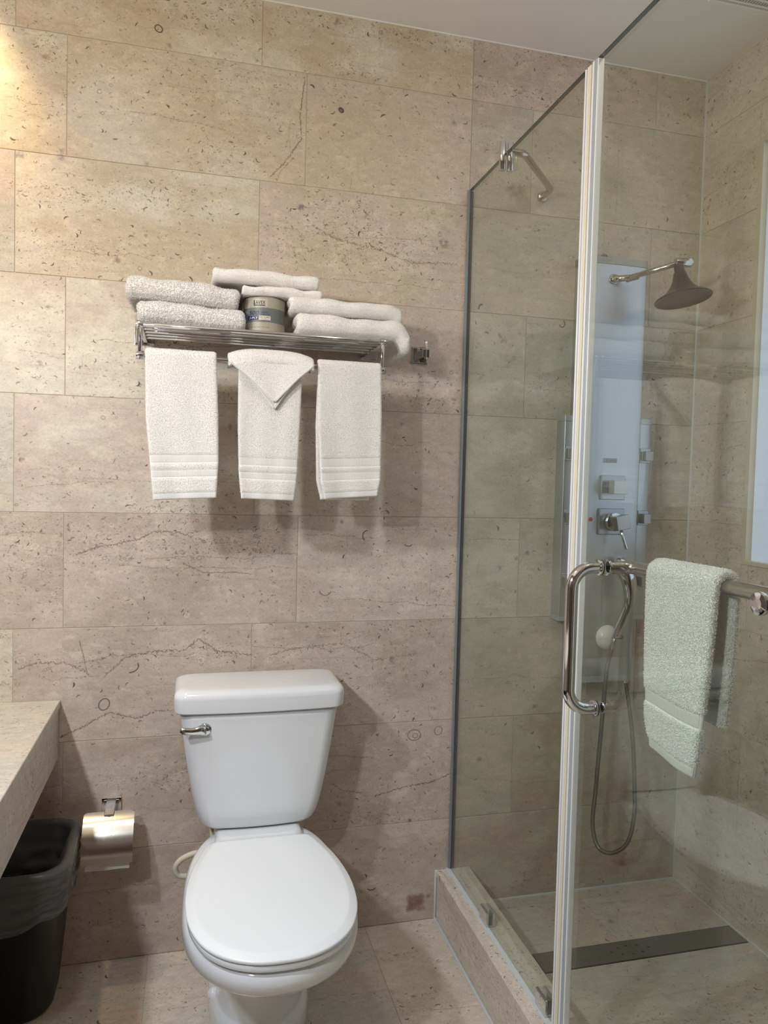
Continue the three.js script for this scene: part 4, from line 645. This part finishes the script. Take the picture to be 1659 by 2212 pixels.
// ---------------------------------------------------------------- shower glass
const GT = 0.005, GX = GLASS_X;
function pane(z0, z1, y0, y1, parent) {
  part('glass', span(GX - GT, GX + GT, y0, y1, z0, z1, 0.0002, 1), M.glass, parent, 'clear slightly green glass');
  part('glass_edge', span(GX - GT, GX + GT, y1 + 0.0002, y1 + 0.0016, z0, z1, 0.0004, 1), M.glassEdge, parent, 'dark polished top edge');
}
{
  const t = thing('glass_panel', 'fixed clear glass panel between the tiled wall and the shower door', 'glass panel');
  pane(0.003, 0.688, CURB.y + 0.0015, GLASS_TOP, t);
  part('wall_channel', span(GX - 0.0085, GX + 0.0085, CURB.y + 0.001, GLASS_TOP, 0.0002, 0.0022, 0.0004, 1), std({ color: 0x2a2d30, roughness: 0.4 }), t, 'dark joint along the wall');
  part('sealant_bead', bar(V(GX - 0.0065, CURB.y + 0.004, 0.005), V(GX - 0.0065, GLASS_TOP, 0.005), 0.0042, 10), std({ color: 0x7e878c, roughness: 0.4 }), t);
  // chrome clamp and bar that stay the panel against the wall
  part('top_clamp', [bar(V(GX - 0.011, 2.137, 0.257), V(GX - 0.011, 2.211, 0.257), 0.0085, 24), bar(V(GX + 0.011, 2.137, 0.257), V(GX + 0.011, 2.211, 0.257), 0.0085, 24)], M.chrome, t);
  part('support_bar', [tube(bend([V(GX + 0.012, 2.188, 0.257), V(GX + 0.050, 2.188, 0.257), V(1.004, 2.188, 0.062), V(1.004, 2.188, 0.008)], 0.012), 90, 0.0092, 20)], std({ color: 0xb9b7b0, metalness: 1, roughness: 0.16 }), t);
  part('wall_flange', bar(V(1.004, 2.188, 0.0003), V(1.004, 2.188, 0.012), 0.0155, 28, 0.003), std({ color: 0xb9b7b0, metalness: 1, roughness: 0.2 }), t);
  for (const z of [0.2885, 0.6255]) { part('floor_clip', [span(GX - 0.0125, GX - 0.0052, CURB.y + 0.003, 0.191, z - 0.0245, z + 0.0245, 0.0016), span(GX + 0.0052, GX + 0.0125, CURB.y + 0.003, 0.191, z - 0.0245, z + 0.0245, 0.0016), span(GX - 0.008, GX + 0.008, CURB.y + 0.0012, CURB.y + 0.006, z - 0.022, z + 0.022, 0.001)], M.chrome, t); }
  // soft seal profile along the door side, moulded in lengthwise ribs
  const rib = (z0, z1, x0, x1, mat) => part('seal_rib', span(x0, x1, 0.158, GLASS_TOP - 0.002, z0, z1, 0.0016), mat, t);
  rib(0.6735, 0.6795, GX - 0.0095, GX + 0.009, M.sealWhite); rib(0.6797, 0.6835, GX - 0.008, GX + 0.008, M.sealGrey); rib(0.6837, 0.6885, GX - 0.0095, GX + 0.009, M.sealWhite); rib(0.6887, 0.6980, GX - 0.0090, GX + 0.009, M.sealCream);
}
{
  const t = thing('shower_door', 'clear glass shower door with a chrome pull and an inner towel bar', 'shower door');
  pane(0.7105, 1.50, 0.165, GLASS_TOP, t);
  const rib = (z0, z1, x0, x1, mat) => part('seal_rib', span(x0, x1, 0.165, GLASS_TOP - 0.001, z0, z1, 0.0016), mat, t);
  rib(0.6990, 0.7025, GX - 0.0075, GX + 0.0075, M.sealGrey); rib(0.7028, 0.7090, GX - 0.0095, GX + 0.009, M.sealWhite); rib(0.7092, 0.7125, GX - 0.0085, GX + 0.008, M.sealGrey); rib(0.7127, 0.7190, GX - 0.0085, GX + 0.008, M.sealClear); rib(0.7192, 0.7225, GX - 0.0075, GX + 0.0070, M.sealWhite);
  const hz = 0.7985, yu = 1.166, yl = 0.888, hx = GX - 0.066;
  const handle = part('pull_handle', tube(bend([V(GX - 0.006, yu, hz), V(hx, yu, hz), V(hx, yl, hz), V(GX - 0.006, yl, hz)], 0.042), 220, 0.0118, 32), M.chrome, t, 'chrome D-shaped pull');
  for (const y of [yu, yl]) { part('washer', bar(V(GX - 0.0125, y, hz), V(GX - 0.0072, y, hz), 0.0165, 36, 0.002), M.chrome, handle); part('rubber_ring', bar(V(GX - 0.0072, y, hz), V(GX - 0.0051, y, hz), 0.0155, 36, 0.0006), M.rubber, handle); }
  const tb = part('towel_bar', [tube(bend([V(GX + 0.006, yu, hz), V(0.842, yu, hz), V(0.842, yu, 1.262), V(0.842, yu, 1.2625)], 0.03 * 0.0001 + 0.024), 200, 0.0125, 28)], std({ color: 0xbdbab3, metalness: 1, roughness: 0.22 }), t, 'brushed bar along the inside of the door');
  part('bar_post', [bar(V(GX + 0.0055, yu, 1.225), V(0.842, yu, 1.225), 0.0105, 24), bar(V(0.842, yu, 1.2615), V(0.842, yu, 1.266), 0.0125, 24)], M.satin, tb);
  part('outer_cap', bar(V(GX - 0.0145, yu, 1.225), V(GX - 0.0052, yu, 1.225), 0.0165, 36, 0.002), M.chrome, tb);
  part('inner_washer', [bar(V(GX + 0.0052, yu, hz), V(GX + 0.0115, yu, hz), 0.0165, 32, 0.002), bar(V(GX + 0.0052, yl, hz), V(GX + 0.010, yl, hz), 0.0120, 32, 0.002)], M.chrome, tb);
  for (const y of [0.45, 1.9]) part('hinge', [span(GX - 0.013, GX - 0.0052, y - 0.045, y + 0.045, 1.445, 1.555, 0.002), span(GX + 0.0052, GX + 0.013, y - 0.045, y + 0.045, 1.445, 1.555, 0.002)], M.chrome, t);
}
// ---------------------------------------------------------------- shower column
{
  const t = thing('shower_column', 'tall silver shower column with body jets and a bell shower head', 'shower column', [1.230, 0, 0]);
  const plate = (hw, y0, y1, d, ch) => { const s = new THREE.Shape(); s.moveTo(-hw, -0.0005); s.lineTo(-hw, -d + ch); s.quadraticCurveTo(-hw, -d, -hw + ch, -d - 0.0005); for (let k = 1; k < 12; k++) { const x = -hw + ch + (2 * hw - 2 * ch) * k / 12; s.lineTo(x, -d - 0.0005 - 0.0025 * (1 - (2 * k / 12 - 1) ** 2)); } s.lineTo(hw - ch, -d - 0.0005); s.quadraticCurveTo(hw, -d, hw, -d + ch); s.lineTo(hw, -0.0005); s.closePath();
    const g = new THREE.ExtrudeGeometry(s, { depth: y1 - y0, bevelEnabled: false, curveSegments: 6 }); g.rotateX(-Math.PI / 2); g.translate(0, y0, 0); return toCreasedNormals(g, 0.35); };
  part('wing', plate(0.148, 0.928, 1.518, 0.050, 0.004), M.panel, t);
  part('wing_cap', plate(0.149, 1.5185, 1.535, 0.0515, 0.003), M.panelCap, t); part('wing_cap', plate(0.149, 0.912, 0.9275, 0.0515, 0.003), M.panelCap, t);
  part('column', plate(0.105, 0.742, 1.992, 0.060, 0.004), M.panel, t);
  part('column_cap', plate(0.106, 1.9925, 2.012, 0.0615, 0.003), M.panelSide, t); part('column_cap', plate(0.106, 0.722, 0.7415, 0.0615, 0.003), M.panelCap, t);
  part('screw_dome', new THREE.SphereGeometry(0.014, 20, 12).translate(-0.018, 2.022, 0.014), M.steel, t);
  const jet = [];
  for (const [x, y] of [[-0.127, 1.422], [0.1265, 1.422], [-0.127, 1.229], [0.1265, 1.229], [-0.127, 1.035], [0.1265, 1.035]]) { const base = part('body_jet', rbox(0.037, 0.045, 0.005, 0.0015, x, y, 0.054), M.chromeSoft, t); const n = rbox(0.026, 0.030, 0.022, 0.0015); n.rotateY(0.12); n.translate(x + 0.002, y - 0.002, 0.066); part('nozzle', n, M.satin, base); }
  const label = (() => { const cv = document.createElement('canvas'); cv.width = 256; cv.height = 72; const g = cv.getContext('2d'); g.fillStyle = '#8f9296'; g.fillRect(0, 0, 256, 72); g.fillStyle = '#4d5056'; g.font = 'bold 30px sans-serif'; g.fillText('M', 44, 36); g.fillStyle = '#5e6167'; for (let k = 0; k < 7; k++) g.fillRect(112 + k * 17, 26 + (k % 3) * 2, 11, 14); g.fillStyle = '#5b5e86'; g.fillRect(36, 50, 44, 7); const c = new THREE.CanvasTexture(cv); c.colorSpace = THREE.SRGBColorSpace; return c; })();
  const lp = part('label_plate', span(-0.0235, 0.0235, 1.396, 1.4105, 0.0625, 0.0645, 0.0008), M.satin, t); const lf = new THREE.PlaneGeometry(0.0455, 0.0130).translate(0, 1.4032, 0.0648); part('print', lf, std({ map: label, metalness: 0.4, roughness: 0.4 }), lp);
  part('red_dot', bar(V(-0.058, 1.223, 0.061), V(-0.058, 1.223, 0.0636), 0.0066, 28, 0.0005), M.red, t, 'red dot');
  const dv = part('diverter_knob', rbox(0.082, 0.074, 0.009, 0.003, 0.010, 1.3205, 0.067), M.chromeSoft, t, 'upper square control');
  part('stem', bar(V(0.006, 1.322, 0.070), V(0.006, 1.322, 0.090), 0.0185, 28), M.steel, dv); part('cube', rbox(0.047, 0.040, 0.030, 0.0015, 0.008, 1.322, 0.103), M.satin, dv);
  const th = part('mixer_control', rbox(0.086, 0.080, 0.009, 0.003, 0.008, 1.217, 0.067), M.chromeSoft, t, 'lower square control with a lever');
  part('stem', bar(V(0.008, 1.217, 0.070), V(0.008, 1.217, 0.094), 0.028, 32, 0.003), M.chrome, th); { const c = rbox(0.044, 0.042, 0.034, 0.0015); c.rotateZ(0.2); c.translate(0.016, 1.217, 0.109); part('cube', c, M.satin, th); }
  part('lever', bar(V(0.016, 1.200, 0.108), V(0.027, 1.138, 0.128), 0.0048, 20), M.chrome, th);
  // overhead shower
  part('shower_arm', [bar(V(-0.010, 1.948, 0.061), V(-0.010, 1.948, 0.067), 0.015, 28, 0.002), bar(V(-0.010, 1.948, 0.064), V(0.022, 1.947, 0.098), 0.0092), new THREE.SphereGeometry(0.0115, 20, 14).translate(-0.008, 1.948, 0.072), bar(V(0.016, 1.943, 0.088), V(0.040, 1.948, 0.116), 0.0088), bar(V(0.022, 1.947, 0.098), V(0.104, 1.966, 0.210), 0.0078), bar(V(0.094, 1.9665, 0.212), V(0.138, 1.9685, 0.222), 0.0132), bar(V(0.135, 1.9685, 0.2218), V(0.142, 1.9687, 0.2232), 0.0085)], std({ color: 0xbfbdb6, metalness: 1, roughness: 0.12 }), t);
  const bell = [[0.0135, 0.012], [0.0145, 0.010], [0.0145, -0.010], [0.0185, -0.014], [0.0205, -0.024], [0.0245, -0.036], [0.0305, -0.049], [0.039, -0.061], [0.050, -0.072], [0.063, -0.081], [0.0765, -0.088], [0.0805, -0.0905], [0.0815, -0.0925], [0.0805, -0.0945], [0.0785, -0.0945], [0.0765, -0.0925], [0.068, -0.0885], [0.045, -0.0870], [0.0001, -0.0865]].map((p) => new THREE.Vector2(...p));
  const hd = part('shower_head', new THREE.LatheGeometry(bell, 72).scale(0.96, 0.96, 0.96).rotateX(-0.16).rotateZ(0.08).translate(0.103, 1.948, 0.219), M.darkMetal, t, 'dark bell shaped shower head');
  part('hose_outlet', bar(V(0.100, 0.735, 0.036), V(0.100, 0.708, 0.036), 0.010, 20), M.chrome, t);
}
{ // hand shower in its cup
  const t = thing('hand_shower', 'chrome curved hand shower hanging in front of the silver panel', 'hand shower');
  const path = new THREE.CatmullRomCurve3([V(1.262, 1.083, 0.098), V(1.272, 1.055, 0.116), V(1.279, 1.015, 0.122), V(1.279, 0.97, 0.120), V(1.268, 0.925, 0.112), V(1.253, 0.878, 0.102), V(1.249, 0.864, 0.099)]);
  const rad = (k) => k < 0.12 ? 0.024 : 0.024 + (0.0155 - 0.024) * smooth((k - 0.12) / 0.45) + (k > 0.8 ? -0.0015 * smooth((k - 0.8) / 0.2) : 0);
  const g = new THREE.TubeGeometry(path, 80, 1, 28), P = g.attributes.position, N = g.attributes.normal; for (let i = 0; i <= 80; i++) { const c = path.getPointAt(i / 80), r = rad(i / 80); for (let j = 0; j <= 28; j++) { const k = i * 29 + j; P.setXYZ(k, c.x + N.getX(k) * r, c.y + N.getY(k) * r, c.z + N.getZ(k) * r * 0.8); } } g.computeVertexNormals();
  part('handle', g, M.chrome, t);
  const head = new THREE.LatheGeometry([[0.0001, 0.016], [0.014, 0.014], [0.0235, 0.008], [0.027, 0], [0.0265, -0.006], [0.023, -0.008], [0.0001, -0.0085]].map((p) => new THREE.Vector2(...p)), 40).rotateX(Math.PI / 2 * 0.85).translate(1.260, 1.086, 0.100); part('spray_head', head, M.chrome, t);
  part('connector', bar(V(1.250, 0.868, 0.0995), V(1.243, 0.832, 0.094), 0.0085, 20, 0.002), M.satin, t);
}
{
  const t = thing('suction_cup_holder', 'round white holder cup below the hand shower', 'holder', [1.242, 0.860, 0.0634]);
  part('cup', new THREE.LatheGeometry([[0.0001, 0.026], [0.012, 0.0255], [0.023, 0.0225], [0.031, 0.016], [0.0365, 0.007], [0.038, 0]].map((p) => new THREE.Vector2(...p)), 48).rotateX(Math.PI / 2), M.plasticWhite, t);
  part('clip', [new THREE.TorusGeometry(0.0135, 0.005, 14, 28, 4.6).rotateX(Math.PI / 2).rotateY(1.9).translate(0.0145, 0.008, 0.034), bar(V(0.005, 0.004, 0.018), V(0.010, 0.006, 0.026), 0.008)], M.steel, t);
}
{
  const t = thing('shower_hose', 'ribbed grey shower hose hanging in a long loop', 'hose');
  const c = new THREE.CatmullRomCurve3([[1.243, 0.834, 0.0945], [1.232, 0.776, 0.090], [1.223, 0.603, 0.085], [1.214, 0.40, 0.080], [1.209, 0.27, 0.080], [1.233, 0.205, 0.082], [1.275, 0.188, 0.085], [1.321, 0.211, 0.088], [1.345, 0.29, 0.088], [1.349, 0.389, 0.080], [1.344, 0.56, 0.062], [1.334, 0.68, 0.042], [1.330, 0.712, 0.036]].map((p) => V(...p)));
  const n = 2400, g = new THREE.TubeGeometry(c, n, 0.0062, 12), P = g.attributes.position, N = g.attributes.normal; for (let i = 0; i <= n; i++) { const d = (i % 5 < 2 ? -0.0011 : 0.0003); for (let j = 0; j <= 12; j++) { const k = i * 13 + j; P.setXYZ(k, P.getX(k) + N.getX(k) * d, P.getY(k) + N.getY(k) * d, P.getZ(k) + N.getZ(k) * d); } } g.computeVertexNormals();
  part('metal_hose', g, std({ color: 0x9a968c, metalness: 0.9, roughness: 0.3 }), t);
}
{
  const t = thing('drain_cover', 'long brushed steel drain cover set in the shower floor', 'drain cover');
  const s = new THREE.Shape(); s.moveTo(0.922, -0.349); s.lineTo(1.553, -0.349); s.lineTo(1.553, -0.274); s.lineTo(0.922, -0.274); s.closePath();
  for (const [x, z] of [[1.142, 0.313], [1.169, 0.299], [1.198, 0.295], [1.229, 0.299], [1.256, 0.313], [1.229, 0.328], [1.198, 0.331], [1.168, 0.327]]) { const h = new THREE.Path(); h.absellipse(x, -z, 0.0052, 0.0042, 0, Math.PI * 2, true); s.holes.push(h); }
  part('plate', new THREE.ExtrudeGeometry(s, { depth: 0.0022, bevelEnabled: true, bevelSize: 0.0006, bevelThickness: 0.0006, bevelSegments: 1, curveSegments: 12 }).rotateX(-Math.PI / 2).translate(0, SHOWER_FLOOR + 0.0006, 0), M.steel, t);
  part('channel', [span(0.919, 1.556, SHOWER_FLOOR - 0.02, SHOWER_FLOOR - 0.004, 0.2715, 0.2735, 0.0004, 1), span(0.919, 1.556, SHOWER_FLOOR - 0.02, SHOWER_FLOOR - 0.004, 0.3495, 0.3515, 0.0004, 1), span(0.919, 1.556, SHOWER_FLOOR - 0.0014, SHOWER_FLOOR - 0.0006, 0.2712, 0.3518, 0.0002, 1)], M.rubber, t);
}
{
  const t = thing('ceiling_vent', 'white slatted vent grille in the ceiling above the shower', 'vent', [1.40, ROOM.h, 0.5]);
  const fr = M.paint, b = -0.006; part('frame', [span(-0.10, 0.13, b, -0.0002, -0.16, -0.150, 0.001), span(-0.10, 0.13, b, -0.0002, 0.14, 0.155, 0.001), span(-0.10, -0.090, b, -0.0002, -0.15, 0.14, 0.001), span(0.12, 0.13, b, -0.0002, -0.15, 0.14, 0.001)], fr, t);
  part('backing', span(-0.09, 0.12, -0.0012, -0.0002, -0.15, 0.14, 0.0002, 1), std({ color: 0xa6a193, roughness: 0.9 }), t);
  for (let k = 0; k < 14; k++) part('slat', span(-0.09, 0.12, -0.0055, -0.0022, -0.150 + 0.021 * k + 0.008, -0.150 + 0.021 * k + 0.013, 0.0006, 1), fr, t);
  for (let k = 0; k < 26; k++) part('wire', span(-0.09 + k * 0.0082, -0.0885 + k * 0.0082, -0.0030, -0.0018, -0.15, 0.14, 0.0003, 1), fr, t);
}
// ---------------------------------------------------------------- lamps (outside the picture)
{
  const t = thing('vanity_lamp', 'wall lamp with two tilted shades above the stone counter', 'lamp');
  part('wall_plate', span(ROOM.x0, ROOM.x0 + 0.02, 1.84, 1.92, 1.04, 1.92, 0.004), M.chrome, t);
  const d = V(...SHADE.face).normalize(), q = new THREE.Quaternion().setFromUnitVectors(V(0, -1, 0), d);
  for (const p of SHADE.at) {
    const c = V(...p); part('arm', bar(V(ROOM.x0 + 0.015, p[1] + 0.03, p[2]), c.clone().addScaledVector(d, -0.085), 0.007), M.chrome, t);
    const s = new THREE.LatheGeometry([[0.045, 0.001], [0.050, 0.001], [0.040, 0.030], [0.038, 0.030], [0.045, 0.001]].map((k) => new THREE.Vector2(...k)), 40).applyQuaternion(q).translate(...p); part('shade', s, M.satin, t);
    part('lens', new THREE.CylinderGeometry(0.045, 0.045, 0.002, 40).translate(0, 0.003, 0).applyQuaternion(q).translate(...p), std({ color: 0xffffff, emissive: SHADE.color, emissiveIntensity: 14 }), t);
    part('bulb', new THREE.SphereGeometry(0.024, 32, 20).translate(p[0] - d.x * 0.05, p[1] - d.y * 0.05 + 0.02, p[2]), std({ color: 0xffffff, emissive: SHADE.glowColor, emissiveIntensity: 20 }), t);
  }
}
{
  const t = thing('ceiling_lamp', 'round recessed ceiling lamp', 'lamp', HALL.at);
  part('trim_ring', new THREE.TorusGeometry(0.10, 0.008, 12, 48).rotateX(Math.PI / 2).translate(0, 0.008, 0), M.paint, t);
  part('diffuser', new THREE.CylinderGeometry(0.095, 0.095, 0.004, 40).translate(0, 0.006, 0), std({ color: 0xffffff, emissive: HALL.color, emissiveIntensity: 3 }), t);
  const l = new THREE.RectAreaLight(HALL.color, HALL.flux / 0.16 ** 2, 0.16, 0.16); l.position.set(HALL.at[0], HALL.at[1] - 0.002, HALL.at[2]); l.lookAt(HALL.at[0], 0, HALL.at[2]); l.name = 'ceiling_lamp_light'; scene.add(l);
}
{
  const t = thing('recessed_spot', 'small recessed warm ceiling spot over the stone counter', 'lamp', SPOT.at);
  part('trim_ring', new THREE.TorusGeometry(0.045, 0.006, 12, 40).rotateX(Math.PI / 2).translate(0, 0.011, 0), M.paint, t);
  part('lens', new THREE.CylinderGeometry(0.04, 0.04, 0.004, 32).translate(0, 0.011, 0), std({ color: 0xffffff, emissive: SPOT.color, emissiveIntensity: 4 }), t);
  const l = lamp(new THREE.SpotLight(SPOT.color, SPOT.power, 0, 0.8, 0.8, 2), 'recessed_spot_light', [SPOT.at[0], SPOT.at[1] - 0.005, SPOT.at[2]]); l.target.position.set(SPOT.at[0] - 0.05, 2.12, -0.02); scene.add(l.target); l.target.name = 'recessed_spot_target'; l.shadow.radius = 2;
}
{
  const t = thing('shower_lamp', 'round globe ceiling lamp over the front of the shower', 'lamp', SHOWER.at);
  part('base', bar(V(0, 0.05, 0), V(0, ROOM.h - SHOWER.at[1] - 0.0005, 0), 0.05, 40, 0.004), M.paint, t);
  part('globe', new THREE.SphereGeometry(0.055, 40, 24), std({ color: 0xffffff, emissive: SHOWER.color, emissiveIntensity: 6 }), t);
  const l = lamp(new THREE.PointLight(SHOWER.color, SHOWER.power, 0, 2), 'shower_lamp_light', SHOWER.at); l.shadow.radius = 2.7; l.shadow.mapSize.set(2048, 2048);
}
scene.traverse((o) => { if (o.isMesh) o.castShadow = o.receiveShadow = true; });
renderer.render(scene, camera);
